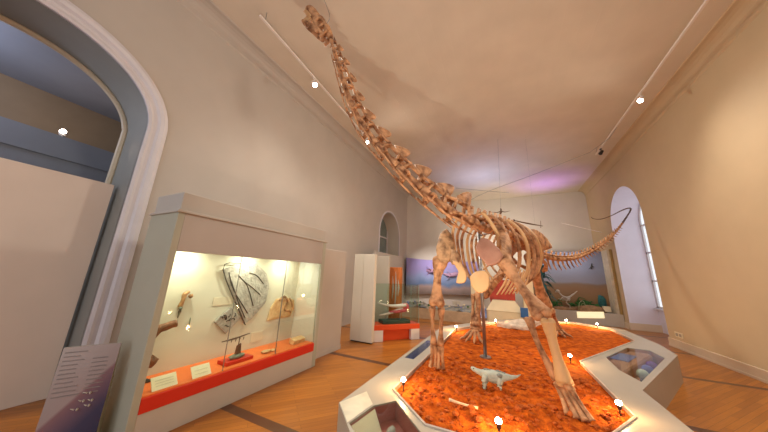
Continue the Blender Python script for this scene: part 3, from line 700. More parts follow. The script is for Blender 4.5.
for i in range(nx):
    for j in range(ny):
        q = [vm.get(k) for k in ((i, j), (i + 1, j), (i + 1, j + 1), (i, j + 1))]
        if all(q): bm.faces.new(q)
bmesh.ops.delete(bm, geom=[v for v in bm.verts if not v.link_faces], context='VERTS')
o = obj('red_soil', bm, M_soil, None, True); tag(o, 'lumpy rust-red soil filling the white platform', 'soil', None, 'stuff')
bm = NB()
for k in range(900):
    while True:
        x, y = random.uniform(-1.2, 1.3), random.uniform(2.5, 4.6) if k < 760 else random.uniform(4.5, 9.5)
        if inside(x, y, soil) and edge_dist(x, y, soil) > .05: break
    s = .008 + .03 * random.random() ** 2; ball(bm, (x, y, soil_z(x, y) + s * .3), s, (1.2, 1, .7), 1, .6, 2)
o = obj('soil_clods', bm, M_soildark, None, False); tag(o, 'scattered red clods and pebbles on the platform soil', 'pebbles', None, 'stuff')

# contents of the glass wells
mb = [mat('purple_marble', (.18, .05, .40), .15, .5, 9), mat('pale_green_marble', (.50, .62, .55), .15, .4, 9), mat('blue_marble', (.10, .12, .5), .15, .5, 9)]
bm = NB(); poly_prism(bm, [(x, y, .31) for x, y in ((1.50, 5.32), (1.54, 6.02), (2.18, 7.12), (2.49, 7.12), (2.47, 6.98))], (0, 0, .19)); bmesh.ops.translate(bm, vec=(0, 0, .005), verts=bm.verts)
one('brown_pedestal', bm, M_mauve, 'flat brown display block under the right platform glass', 'pedestal', origin=(1.9, 6.3, .22))
for k, (lab, m) in enumerate((('pale green polished stone ball at the near end of its row', mb[1]), ('blue polished stone ball in the middle of its row', mb[2]), ('purple polished stone ball at the far end of its row', mb[0]))):
    p = V((1.56, 4.86, 0)) + V((.94, 1.74, 0)) * (.44 + .19 * k) + V((-.113, .064, 0))
    t = thing('polished_ball', lab + ' under platform glass', 'ball', (p.x, p.y, .22), 'balls under the right platform glass')
    bm = NB(); ball(bm, (p.x, p.y, .345), .078, sub=3); obj('ball', bm, m, t, True)
    bm = NB(); cyl(bm, (p.x, p.y, .245), .06, .05, 16, .04); obj('ring_stand', bm, M_black, t)
bm = NB(); slab(bm, [V((1.60, 5.95, .415)), V((1.85, 6.35, .415)), V((2.12, 6.9, .415)), V((1.9, 6.55, .416))], .004); bm.free()
bm = NB(); bbox(bm, -.14, .14, -.32, .32, 0, .006); bmesh.ops.rotate(bm, verts=bm.verts, matrix=Matrix.Rotation(-.5, 3, 'Z')); bmesh.ops.translate(bm, vec=(1.86, 6.42, .414), verts=bm.verts); one('violet_leaflet', bm, M_blueviolet, 'violet leaflet lying on the brown block under right platform glass', 'leaflet')
bm = NB(); slab(bm, [V((-1.17, 2.06, .30)), V((-1.12, 2.42, .30)), V((-1.235, 2.49, .43)), V((-1.28, 2.14, .43))], .01); one('yellow_map_card', bm, M_card, 'yellowish card leaning inside the front left platform well', 'card')
bm = NB(); tube(bm, [(-1.02, 2.20, .31), (-.98, 2.32, .39), (-1.02, 2.45, .32)], [.02, .035, .015], 8, 6); tube(bm, [(-.98, 2.32, .39), (-.88, 2.28, .34), (-.82, 2.2, .31)], [.02, .025, .01], 6, 6)
one('claw_cast', bm, M_slab, 'grey claw cast lying in front left platform well', 'fossil', smooth=True)
for k, (y, m, lab) in enumerate(((4.3, M_white, 'white shell under the left platform glass, nearest of three'), (4.7, M_blue, 'blue stone under the left platform glass, middle of three'), (5.1, M_white, 'white shell under the left platform glass, farthest of three'))):
    bm = NB(); ball(bm, (-1.445, y, .33), .04, (1, 1.3, .7), 2, .3); one('specimen', bm, m, lab, 'specimen', smooth=True, group='specimens under the left platform glass')

# stake lamps round the soil
def stake(loc, lab, first=[None]):
    if first[0] is None:
        t = thing('stake_lamp', lab, 'lamp', loc, 'small spotlights round the red soil'); x, y, z = loc
        bm = NB(); tube(bm, [(x, y, z - .06), (x, y, z + .065)], [.004, .008], 3, 8); obj('stake', bm, M_black, t)
        bm = NB(); cyl(bm, (x, y, z + .085), .016, .05, 14, .024); obj('lamp_head', bm, M_black, t)
        bm = NB(); ball(bm, (x, y, z + .115), .027, sub=2); obj('bulb', bm, M_bulb, t, True)
        first[0] = t
    else: dup(first[0], loc, lab)
    x, y, z = loc
    l = bpy.data.lights.new('stake_glow', 'POINT'); l.color = (1, .55, .22); l.energy = 11 if y < 6 else 18; l.shadow_soft_size = .03
    o = bpy.data.objects.new('stake_glow', l); COL.objects.link(o); o.location = (x, y, z + .17)
stake((-1.13, 2.99, .43), 'lit stake lamp at the front left corner of the soil')
stake((-.13, 2.62, .43), 'lit stake lamp at the front edge below the white model dinosaur')
stake((.95, 3.60, .43), 'lit stake lamp at front right corner beside the splayed foot')
stake((.88, 5.34, .43), 'lit stake lamp at the inner notch of right soil edge')
stake((-1.16, 6.68, .43), 'lit stake lamp on left soil edge behind the near foreleg')
stake((-.32, 8.40, .43), 'lit stake lamp at back of soil beside the pale rock')
stake((1.68, 10.05, .43), 'lit stake lamp at back right below the desert diorama, left of two')
stake((2.38, 9.80, .43), 'lit stake lamp at back right below the desert diorama, right of two')

t = thing('floor_spotlight', 'white uplighting spotlight standing on the front rim of the platform', 'spotlight', (-.32, 1.86, ZP))
bm = NB(); cyl(bm, (-.32, 1.86, ZP + .012), .06, .02, 20); tube(bm, [(-.32, 1.86, ZP + .02), (-.32, 1.86, ZP + .09)], .01, 2, 8); obj('base', bm, M_rail, t)
_d = (V((-1.1, 3.6, 4.4)) - V((-.32, 1.86, .6))).normalized(); _R = _d.to_track_quat('Z', 'Y').to_matrix(); _c = V((-.32, 1.86, ZP + .13))
bm = NB(); cyl(bm, _c, .045, .12, 18, .055, _R); obj('housing', bm, M_rail, t)
bm = NB(); cyl(bm, _c + _d * .065, .05, .01, 18, None, _R); obj('lens', bm, M_bulbw, t)
l = bpy.data.lights.new('uplight_beam', 'SPOT'); l.energy = 230; l.spot_size = radians(110); l.spot_blend = .8; l.color = (1, .85, .66); l.shadow_soft_size = .03
o = bpy.data.objects.new('uplight_beam', l); COL.objects.link(o); o.location = _c + _d * .09; o.rotation_euler = _d.to_track_quat('-Z', 'Y').to_euler()

# ------------------------------------------------------------------ giant skeleton
NECK = [(-0.44, 4.15, 2.62), (-0.69, 3.75, 2.70), (-0.92, 3.5, 2.87), (-1.21, 3.25, 3.16), (-1.47, 3.05, 3.45), (-1.72, 2.9, 3.79), (-1.90, 2.76, 4.10), (-2.03, 2.65, 4.48), (-2.15, 2.55, 4.93), (-2.31, 2.46, 5.44)]
SKULL = [(-2.35, 2.44, 5.48), (-2.77, 2.33, 6.14), (-2.85, 2.33, 5.93), (-2.49, 2.41, 5.52)]
SK = thing('dinosaur_skeleton', 'giant mounted long-necked dinosaur skeleton standing on red soil', 'skeleton', (0, 5, .43))
fw = V((-.40, -.92, 0)).normalized(); lat = V((.92, -.40, 0)).normalized()
neckP = NECK
def frame(p, t, upv=(0, 0, 1)):
    t = t.normalized(); u = V(upv) - t * V(upv).dot(t)
    if u.length < .05: u = t.orthogonal()
    u.normalize(); x = t.cross(u)
    return Matrix.Translation(p) @ Matrix((x, t, u)).transposed().to_4x4()
def centrum(bm, l, r, flat=1.):
    n = 6; P = [(0, -l / 2 + l * i / n, 0) for i in range(n + 1)]
    R = [r * (1.0, .93, .72, .64, .74, .96, .85)[i] for i in range(n + 1)]
    loft(bm, P, [(a * flat, a) for a in R], 10)
def vertebra(kind, l, r, sp_h, tp, lean=.2):
    bm = NB(); centrum(bm, l, r, .95)
    # neural arch
    loft(bm, [(0, -.3 * l, r * .9), (0, 0, r * 1.25), (0, .3 * l, r * .95)], [(r * .5, r * .55), (r * .6, r * .5), (r * .45, r * .55)], 8)
    # spine: tapering plate
    w = .42 * l if kind != 'caudal' else .26 * l
    pts = [(0, 0, r * .9), (0, -lean * sp_h * .5, r + sp_h * .5), (0, -lean * sp_h, r + sp_h)]
    loft(bm, pts, [(w, r * .30), (w * .8, r * .18), (w * .55, r * .26)], 8, (0, 1, 0))
    # transverse processes
    for s in (-1, 1):
        loft(bm, [(0, 0, r * .75), (s * tp * .5, -.05 * l, r * (1.0 if kind == 'dorsal' else .5)), (s * tp, -.12 * l, r * (1.35 if kind == 'dorsal' else .25))],
             [(r * .3, .28 * l), (r * .2, .2 * l), (r * .16, .13 * l)], 6, (0, 0, 1))
        if kind != 'caudal' or r > .05:
            tube(bm, [(s * r * .45, .15 * l, r * 1.1), (s * r * .55, .62 * l, r * 1.25)], [r * .24, r * .12], 4, 6)
            tube(bm, [(s * r * .42, -.1 * l, r * 1.2), (s * r * .5, -.55 * l, r * 1.3)], [r * .24, r * .14], 4, 6)
    roughen(bm, r * .05, 2.5 / r)
    return bm
def cervical(l, r, sp_h, tp):
    bm = NB(); centrum(bm, l * 1.02, r, .9)
    h = r * 2.25
    for y0 in (.33, -.33):                        # pedicles either side of an open gap
        for q in (-1, 1): tube(bm, [(q * r * .50, y0 * l, r * .4), (q * r * .55, y0 * l * .9, r * 1.2), (q * r * .40, y0 * l * .78, h)], [r * .34, r * .26, r * .34], 5, 8)
    loft(bm, [(0, .40 * l, h * .95), (0, .2 * l, h), (0, -.2 * l, h * 1.02), (0, -.46 * l, h * .98)], [(r * .20, r * .6), (r * .30, r * .48), (r * .36, r * .48), (r * .24, r * .6)], 8)
    for q in (-1, 1):
        tube(bm, [(q * r * .45, .25 * l, h * .95), (q * r * .62, .55 * l, h * .80), (q * r * .64, .70 * l, h * .82)], [r * .30, r * .26, r * .14], 6, 7)
        loft(bm, [(q * r * .5, .14 * l, r * .0), (q * tp * .7, .12 * l, -r * .25), (q * tp * .88, .06 * l, -r * .6)], [(r * .22, .14 * l), (r * .20, .11 * l), (r * .14, .07 * l)], 8, (0, 0, 1))
    # pointed fin-like spine, leaning back
    loft(bm, [(0, -.12 * l, h), (0, -.22 * l, h + sp_h * .45), (0, -.34 * l, h + sp_h * .85), (0, -.38 * l, h + sp_h)], [(.34 * l, r * .40), (.24 * l, r * .22), (.13 * l, r * .28), (.05 * l, r * .16)], 8, (0, 1, 0))
    roughen(bm, r * .05, 1.6 / r)
    return bm
def place(bm, M): bmesh.ops.transform(bm, matrix=M, verts=bm.verts)
NC = 10
cs = spl(neckP, NC * 4)
# resample by arc length with vertebrae shrinking towards the head
L = [0]
for a, b in zip(cs, cs[1:]): L.append(L[-1] + (b - a).length)
def at_len(s):
    for i in range(len(cs) - 1):
        if L[i + 1] >= s: return cs[i].lerp(cs[i + 1], (s - L[i]) / (L[i + 1] - L[i]))
    return cs[-1]
wts = [1.35 - .75 * i / (NC - 1) for i in range(NC)]; tot = sum(wts); s = 0
for i, w in enumerate(wts):
    ln = w / tot * L[-1]; a, b = at_len(s), at_len(s + ln); s += ln
    k = 1.12 * (1 - .66 * i / (NC - 1)); l = ln * .97
    Mx = frame((a + b) / 2, b - a, (.35, .5, 1))
    vb = cervical(l, .092 * k, .22 * k, .19 * k); place(vb, Mx)
    vo = obj('cervical_vertebra', vb, M_bone, SK, True)
    if i < NC - 1:
        rb = NB()
        for sd in (-1, 1):
            tube(rb, [(sd * .09 * k, .42 * l, -.10 * k), (sd * .10 * k, .1 * l, -.115 * k), (sd * .09 * k, -.4 * l, -.13 * k), (sd * .075 * k, -1.0 * l, -.15 * k)], [.016 * k, .024 * k, .017 * k, .006 * k], 10, 6)
            tube(rb, [(sd * .12 * k, .1 * l, -.03 * k), (sd * .10 * k, .1 * l, -.115 * k)], .018 * k, 3, 6)
        place(rb, Mx); obj('cervical_rib', rb, M_bone, vo, True)
# trunk vertebrae and ribs
trunk = spl([(-.50, 4.15, 2.64), (-.26, 4.6, 2.60), (-.06, 5.1, 2.62), (.13, 5.7, 2.66), (.29, 6.2, 2.66), (.46, 6.65, 2.56), (.64, 7.0, 2.42)], 60)
ND = 14
for i in range(ND):
    a, b = trunk[int(60 * i / ND)], trunk[min(60, int(60 * (i + 1) / ND))]
    Mx = frame((a + b) / 2, a - b); l = (b - a).length * .95
    vb = vertebra('dorsal', l, .10, .19 + .06 * sin(pi * i / ND), .27 if i < 10 else .19, .25); place(vb, Mx)
    obj('dorsal_vertebra' if i < 10 else 'sacral_vertebra', vb, M_bone, SK, True)
wid = [.40, .46, .51, .55, .57, .58, .57, .54, .48, .40]; dep = [.78, .92, 1.02, 1.08, 1.1, 1.08, 1.02, .92, .76, .58]
for i in range(10):
    c = trunk[int(60 * (i + .5) / ND)]; back = -fw
    for sd in (-1, 1):
        w, dp = wid[i], dep[i]
        P = [c + lat * (sd * .10) + V((0, 0, .10)), c + lat * (sd * w * .55) + V((0, 0, .12)), c + lat * (sd * w * .92) + V((0, 0, -.12)) + back * .03,
             c + lat * (sd * w) + V((0, 0, -.42 * dp)) + back * .10, c + lat * (sd * w * .86) + V((0, 0, -.75 * dp)) + back * .10, c + lat * (sd * w * .42) + V((0, 0, -1.0 * dp)) + back * .02]
        bm = NB(); tube(bm, P, [(.024, .02), (.026, .022), (.030, .017), (.032, .015), (.028, .013), (.015, .01)], 22, 6, lat * sd)
        obj('rib', bm, M_bone if (i % 3) else M_bonepale, SK, True)
# lower belly ribs on the left flank
for i in range(7):
    c = V((-.02 + .055 * i, 4.15 + .13 * i, 1.62)); bm = NB()
    tube(bm, [c + V((.10, .05, .26)), c + V((.02, .0, .05)), c + V((-.10, -.03, -.13))], [.012, .017, .009], 8, 6); obj('belly_rib', bm, M_bonepale, SK, True)
# tail
tailP = [(.66, 7.05, 2.40), (.90, 7.32, 2.33), (1.32, 7.78, 2.29), (1.77, 8.3, 2.37), (2.19, 8.8, 2.55), (2.59, 9.2, 2.79), (3.03, 9.6, 3.13), (3.44, 9.95, 3.56), (3.80, 10.28, 4.00)]
ts = spl(tailP, 200); Lt = [0]
for a, b in zip(ts, ts[1:]): Lt.append(Lt[-1] + (b - a).length)
NT = 38; wts = [1.5 - 1.0 * i / (NT - 1) for i in range(NT)]; tot = sum(wts); s = 0; j = 0
def at_t(s):
    for i in range(len(ts) - 1):
        if Lt[i + 1] >= s: return ts[i].lerp(ts[i + 1], (s - Lt[i]) / (Lt[i + 1] - Lt[i]))
    return ts[-1]
for i, w in enumerate(wts):
    ln = w / tot * Lt[-1]; a, b = at_t(s), at_t(s + ln); s += ln
    k = 1 - .78 * (i / (NT - 1)) ** .8; Mx = frame((a + b) / 2, a - b)
    vb = vertebra('caudal', ln * .92, .075 * k, .14 * k * (1 if i < 26 else .4), .13 * k * max(0.15, 1 - i / 16), .45); place(vb, Mx)
    vo = obj('caudal_vertebra', vb, M_bone if i < 30 else M_bonedark, SK, True)
    if 1 < i < 28:
        cb = NB(); kk = k * (1.15 if i < 10 else .9); tube(cb, [(0, -.3 * ln, -.06 * k), (0, -.55 * ln, -.17 * kk), (0, -.95 * ln, -.27 * kk)], [(.02 * k, .035 * k), (.024 * k, .02 * k), (.016 * k, .012 * k)], 6, 6); place(cb, Mx); obj('chevron', cb, M_bone, vo, True)
bm = NB(); tube(bm, [(3.78, 10.26, 3.98), (3.86, 10.34, 4.12), (3.80, 10.38, 4.15), (3.64, 10.42, 4.09), (3.38, 10.46, 3.95), (3.12, 10.5, 3.86), (2.92, 10.5, 3.88), (2.85, 10.5, 3.95)], [.022, .022, .02, .016, .013, .011, .009, .007], 50, 8)
obj('whip_tail', bm, M_bonedark, SK, True)
# skull (built of struts so that its openings stay open)
B0 = V(SKULL[0]); S1 = V(SKULL[1]); J1 = V(SKULL[2]); ax = (S1 - B0).normalized()
dn = (J1 - S1); dn -= ax * dn.dot(ax); dn.normalize(); up = -dn; sd = ax.cross(up)
LN = (S1 - B0).length
def sk(a, s, u): return B0 + ax * (a * LN) + sd * s * .88 + up * u * .88
bm = NB()
loft(bm, [sk(.48, 0, .03), sk(.62, 0, .05), sk(.78, 0, .055), sk(.92, 0, .045), sk(1.0, 0, .01), sk(1.03, 0, -.02)], [(.075, .075), (.075, .085), (.075, .095), (.075, .095), (.06, .075), (.02, .04)], 12, up)
obj_s = None
loft(bm, [sk(.22, 0, -.05), sk(.36, 0, -.04), sk(.5, 0, -.01), sk(.62, 0, .03)], [(.03, .07), (.05, .085), (.07, .085), (.05, .06)], 10, up)
for s in (-1, 1):
    tube(bm, [sk(.55, .07 * s, .0), sk(.35, .10 * s, -.05), sk(.12, .10 * s, -.06), sk(.02, .07 * s, -.02)], [.035, .028, .028, .035], 10, 8)
    tube(bm, [sk(.55, .05 * s, .09), sk(.40, .085 * s, .11), sk(.22, .09 * s, .10), sk(.06, .06 * s, .07)], [.035, .028, .03, .035], 10, 8)
    tube(bm, [sk(.24, .09 * s, .10), sk(.22, .105 * s, .02), sk(.24, .10 * s, -.06)], [.022, .018, .022], 6, 6)
    tube(bm, [sk(.45, .08 * s, .10), sk(.46, .10 * s, .02), sk(.42, .10 * s, -.05)], [.025, .02, .025], 6, 6)
    tube(bm, [sk(.05, .08 * s, .06), sk(.02, .09 * s, -.03), sk(.02, .085 * s, -.13)], [.03, .024, .03], 6, 6)
loft(bm, [sk(-.06, 0, .03), sk(.06, 0, .05), sk(.2, 0, .08), sk(.36, 0, .09)], [(.04, .05), (.06, .065), (.06, .07), (.045, .06)], 10, up)
roughen(bm, .006, 20)
skull = obj('skull', bm, M_bone, SK, True)
for s in (-1, 1):
    for k in range(8): a = .70 + .04 * k; p = sk(a, .075 * s * (1.05 - k * .05), -.01); bm = NB(); tube(bm, [p, p - up * .07], [.011, .004], 2, 5); obj('tooth', bm, M_bonepale, skull, True)
jb = V(SKULL[3]); jd = (J1 - jb).normalized(); JL = (J1 - jb).length; ju = (up - jd * up.dot(jd)).normalized()
def jw(a, s, u): return jb + jd * (a * JL) + sd * s + ju * u
bm = NB()
for s in (-1, 1): tube(bm, [jw(0, .09 * s, .03), jw(.25, .09 * s, .03), jw(.55, .08 * s, .01), jw(.85, .06 * s, .0), jw(1.0, .015 * s, .01)], [(.05, .02), (.06, .022), (.036, .022), (.032, .024), (.026, .024)], 14, 8, ju)
loft(bm, [jw(.72, 0, -.01), jw(.88, 0, -.01), jw(1.0, 0, .0)], [(.014, .04), (.024, .045), (.02, .025)], 8, ju)
jo = obj('lower_jaw', bm, M_bone, SK, True)
for s in (-1, 1):
    for k in range(7): a = .66 + .05 * k; p = jw(a, .07 * s * (1.1 - k * .11), .04); bm = NB(); tube(bm, [p, p + ju * .08], [.011, .004], 2, 5); obj('tooth', bm, M_bonepale, jo, True)

# limbs
def longbone(name, P, r, m=M_bone, parent=SK, flat=1., upv=(0, 1, 0), prof=(1.55, 1.25, .92, .8, .8, .92, 1.25, 1.5), knob=True):
    bm = NB(); n = 22; pts = spl(P, n); R = []
    for i in range(n + 1): q = ilerp(list(prof), i / n); R.append((r * q * flat, r * q))
    loft(bm, pts, R, 12, upv)
    if knob:
        for e, q in ((pts[0], prof[0]), (pts[-1], prof[-1])):
            v = V(upv).cross(pts[-1] - pts[0]).normalized()
            for s in (-1, 1): ball(bm, e + v * (s * r * q * .42), r * q * .58, (1, 1, 1), 2)
    roughen(bm, r * .10, 1.1 / r)
    return obj(name, bm, m, parent, True)
def plate(name, P, th, m, mid=.5, rough=.012, sharp=False):
    bm = NB(); n = (V(P[2]) - V(P[0])).cross(V(P[4 % len(P)]) - V(P[0])).normalized()
    P = [V(p) for p in P] if sharp else spl([*P, P[0]], len(P) * 3)[:-1]; poly_prism(bm, P, n * th, mid); roughen(bm, rough, 6)
    return obj(name, bm, m, SK, True)
# right shoulder and foreleg (camera left)
plate('scapula', [(-.86, 4.3, 2.54), (-.76, 4.25, 2.39), (-.69, 4.1, 2.17), (-.73, 4.0, 2.01), (-.83, 3.95, 1.93), (-.94, 3.95, 1.99), (-.98, 4.05, 2.2), (-.94, 4.2, 2.44)], .07, M_bonegrey, .6)
longbone('humerus', [(-.92, 4.02, 1.98), (-.96, 3.98, 1.7), (-.97, 3.95, 1.33)], .074, flat=.62, prof=(1.75, 1.6, 1.2, .9, .80, .9, 1.25, 1.7))
longbone('ulna', [(-1.045, 3.97, 1.24), (-1.04, 3.96, 1.0), (-1.02, 3.95, .74)], .036)
longbone('radius', [(-.90, 3.95, 1.24), (-.905, 3.94, 1.0), (-.92, 3.94, .74)], .036)
def forefoot(w, tips, wr=.03):
    bm = NB(); n = len(tips); ft = obj('front_foot', NB_block(w), M_bone, SK, True)
    for k, (p, q) in enumerate(tips):
        longbone('metacarpal', [p, (V(p) + V(q)) / 2, q], wr, parent=ft, prof=(1.3, 1.05, .85, .8, .85, 1.0, 1.2), knob=False)
def NB_block(w):
    bm = NB()
    for c, r in w: ball(bm, c, r, (1.2, 1, .7), 2, .3)
    return bm
forefoot([((-1.02, 3.95, .70), .05), ((-.92, 3.94, .70), .05)], [((-1.03 + .045 * k, 3.93 - .01 * abs(k - 1.5), .69), (-1.05 + .06 * k, 3.86 + .02 * (k % 2), .445)) for k in range(4)], .026)
# left shoulder and foreleg (camera right)
plate('scapula', [(-.05, 4.45, 2.63), (.03, 4.45, 2.63), (.10, 4.25, 2.40), (.13, 4.10, 2.15), (.08, 3.95, 1.91), (-.02, 3.87, 1.90), (-.01, 4.02, 2.18), (-.05, 4.25, 2.44)], .07, M_bone, .6)
plate('coracoid', [(-.27, 3.9, 2.30), (-.19, 3.9, 2.29), (-.12, 3.88, 2.22), (-.03, 3.85, 2.12), (.0, 3.83, 2.02), (-.04, 3.8, 1.95), (-.11, 3.76, 1.90), (-.20, 3.73, 1.89), (-.26, 3.72, 1.97), (-.33, 3.74, 2.05), (-.345, 3.78, 2.15), (-.31, 3.85, 2.25)], .06, M_bonepurple, .35, .01, True)
plate('coracoid', [(-.74, 4.0, 2.15), (-.66, 3.98, 2.12), (-.60, 3.96, 2.0), (-.66, 3.92, 1.92), (-.74, 3.92, 1.95)], .05, M_bonegrey, .4)
longbone('humerus', [(.01, 3.93, 1.98), (.16, 3.82, 1.68), (.37, 3.66, 1.33)], .066, flat=.7, prof=(1.7, 1.6, 1.25, .95, .85, .95, 1.3, 1.8))
longbone('radius', [(.42, 3.60, 1.25), (.45, 3.56, 1.0), (.50, 3.50, .67)], .056, m=M_bonepale, prof=(1.4, 1.15, .95, .85, .85, .95, 1.25, 1.5))
longbone('ulna', [(.24, 3.70, 1.25), (.30, 3.63, 1.0), (.43, 3.56, .68)], .038, prof=(1.5, 1.2, .9, .8, .8, .9, 1.1, 1.3))
forefoot([((.46, 3.52, .64), .055), ((.53, 3.47, .64), .05)], [((.44 + .035 * k, 3.55 - .03 * k, .62), (.47 + .06 * k, 3.27 + .035 * (k - 1.5) ** 2 * .6 - .01 * k, .445)) for k in range(4)], .027)
# breast plates
plate('sternal_plate', [(-.67, 3.72, 1.95), (-.58, 3.70, 1.92), (-.50, 3.68, 1.83), (-.47, 3.66, 1.73), (-.51, 3.64, 1.65), (-.61, 3.64, 1.64), (-.585, 3.66, 1.71), (-.58, 3.68, 1.80), (-.63, 3.7, 1.88)], .05, M_bonepale, .3, .006)
plate('sternal_plate', [(-.43, 3.68, 1.73), (-.34, 3.68, 1.80), (-.22, 3.66, 1.81), (-.18, 3.62, 1.72), (-.21, 3.58, 1.58), (-.32, 3.58, 1.53), (-.40, 3.62, 1.61)], .05, M_bonepale, .3, .006)
# pelvis
for s in (-1, 1):
    o = trunk[48] + lat * (.30 * s)
    plate('ilium', [o + V(p) for p in ((-.28, -.62, .02), (-.12, -.45, .20), (.06, -.05, .22), (.25, .35, .10), (.36, .55, -.08), (.15, .30, -.18), (.02, .05, -.34), (-.10, -.15, -.30), (-.14, -.35, -.10))], .06, M_bone, .6)
    ac = o + V((.0, -.02, -.33))
    longbone('pubis', [ac, ac + V((-.12, -.32, -.28)), ac + V((-.24, -.60, -.48)) - lat * (.18 * s)], .055, flat=.6)
    longbone('ischium', [ac, ac + V((.18, .35, -.15)), ac + V((.34, .70, -.28)) - lat * (.16 * s)], .045, flat=.6)
# hind legs
longbone('femur', [(.58, 6.50, 2.26), (.68, 6.85, 1.75), (.82, 7.22, 1.14)], .115, flat=.8, prof=(1.35, 1.25, 1.0, .85, .8, .9, 1.2, 1.4))
longbone('tibia', [(.85, 7.24, 1.10), (.95, 7.55, .85), (1.06, 7.84, .60)], .085, m=M_bonepale)
longbone('fibula', [(.95, 7.22, 1.06), (1.04, 7.55, .85), (1.13, 7.82, .60)], .045)
longbone('femur', [(.18, 6.95, 2.20), (-.10, 6.68, 1.80), (-.48, 6.32, 1.40)], .11, flat=.8, prof=(1.35, 1.25, 1.0, .85, .8, .9, 1.2, 1.4))
longbone('tibia', [(-.55, 6.28, 1.36), (-.58, 6.15, 1.05), (-.62, 6.06, .72)], .07)
longbone('fibula', [(-.68, 6.28, 1.34), (-.69, 6.15, 1.05), (-.70, 6.08, .72)], .038)
def hindfoot(c, tips):
    ft = obj('hind_foot', NB_block([(c, .09), (V(c) + V((.07, 0, -.02)), .07)]), M_bone, SK, True)
    for q in tips:
        q = V(q); longbone('toe', [c, V(c).lerp(q, .55) + V((0, 0, .04)), q + V((0, 0, .03))], .036, parent=ft, prof=(1.1, 1.0, .85, .95, .8, .9), knob=False)
        bm = NB(); dq = (q - V(c)); dq.z = 0; dq.normalize(); tube(bm, [q + V((0, 0, .035)), q + dq * .06 + V((0, 0, .03)), q + dq * .12 + V((0, 0, -.01))], [.03, .024, .004], 6, 6); obj('claw', bm, M_bone, ft, True)
hindfoot((-.64, 6.05, .66), [(-.86, 5.90, .45), (-.76, 5.80, .45), (-.64, 5.76, .45), (-.52, 5.80, .45)])
hindfoot((1.10, 7.88, .56), [(.94, 7.66, .45), (1.05, 7.60, .45), (1.17, 7.60, .45), (1.28, 7.68, .45)])

# supports
t = thing('support_post', 'grey steel post rising from the soil under the rib cage', 'post', (-.38, 4.87, .43))
bm = NB(); cyl(bm, (-.38, 4.87, 1.5), .028, 2.16, 16); obj('pole', bm, M_steel, t, True)
bm = NB(); cyl(bm, (-.38, 4.87, .44), .09, .02, 20); obj('base_plate', bm, M_steel, t)
bm = NB(); tube(bm, [(-.38, 4.87, 2.50), (-.14, 4.80, 2.54)], .018, 3, 8); obj('bracket', bm, M_steel, t, True)

# small white model dinosaur on the soil
bc = V((-.20, 3.60, .43)); BS = .82; bd = V((1, .08, 0)).normalized(); bn = V((-bd.y, bd.x, 0))
def bpnt(u, s, z): return bc + (bd * u + bn * s + V((0, 0, z))) * BS
t = thing('model_dinosaur', 'small pale grey-white model dinosaur standing on the red soil', 'model', bc)
bm = NB(); loft(bm, [bpnt(u, 0, z) for u, z in ((-.315, .235), (-.285, .225), (-.23, .205), (-.17, .19), (-.10, .175), (0, .165), (.08, .17), (.15, .185), (.24, .195), (.31, .215), (.36, .25))],
              [(.010, .016), (.026, .028), (.028, .032), (.038, .04), (.062, .06), (.072, .07), (.062, .06), (.042, .04), (.027, .025), (.015, .013), (.003, .003)], 14)
roughen(bm, .006, 25); body = obj('body', bm, M_babyw, t, True)
for u, s, z0 in ((-.13, -.05, .14), (-.13, .05, .14), (.07, -.055, .14), (.07, .055, .14)):
    du = .03 if u < 0 else .02
    bm = NB(); tube(bm, [bpnt(u + .02, s * .8, z0 + .03), bpnt(u + .03 - (0 if s > 0 else .04), s * 1.25, .09), bpnt(u + .01, s * 1.3, .035), bpnt(u - .02, s * 1.35, .012)], [.038, .027, .018, .02], 10, 8); obj('leg', bm, M_babyw, t, True)
bm = NB(); 
for s in (-1, 1): ball(bm, bpnt(-.275, .03 * s, .238), .007)
obj('eye', bm, M_black, t, True)
bm = NB()
for k in range(12): u = -.12 + .024 * k; ball(bm, bpnt(u, 0, .245 + .008 * sin(k)), .012, (1.2, 1.6, .7), 1, .4)
for s in (-1, 1): ball(bm, bpnt(.075, .055 * s, .205), .03, (1.2, .7, 1), 1, .3)
obj('back_scutes', bm, M_babyd, t, True)
# loose bone
bm = NB(); P = [(-.60, 2.92, .488), (-.46, 2.91, .482), (-.32, 2.90, .486)]
loft(bm, spl(P, 10), [.017, .015, .013, .012, .012, .011, .011, .011, .011, .012, .013], 8)
one('loose_bone', bm, mat('cream_bone', (.72, .56, .36), .6, .1, 9), 'slender cream bone lying on the soil at the front left', 'bone', smooth=True, origin=(-.46, 2.95, .45))
bm = NB(); poly_prism(bm, [(-.30, 8.15, .46), (.10, 7.95, .46), (.52, 8.1, .47), (.84, 8.35, .62), (.55, 8.45, .60), (.25, 8.5, .58), (-.05, 8.45, .5)], (0, 0, .12), .3)
bmesh.ops.subdivide_edges(bm, edges=bm.edges[:], cuts=2, use_grid_fill=True); roughen(bm, .05, 5); roughen(bm, .02, 16)
one('pale_rock', bm, mat('pale_plaster_rock', (.62, .52, .42), .8, .25, 9, .6, 30), 'pale ragged rock slab lying at the back edge of soil', 'rock', origin=(.25, 8.2, .42))

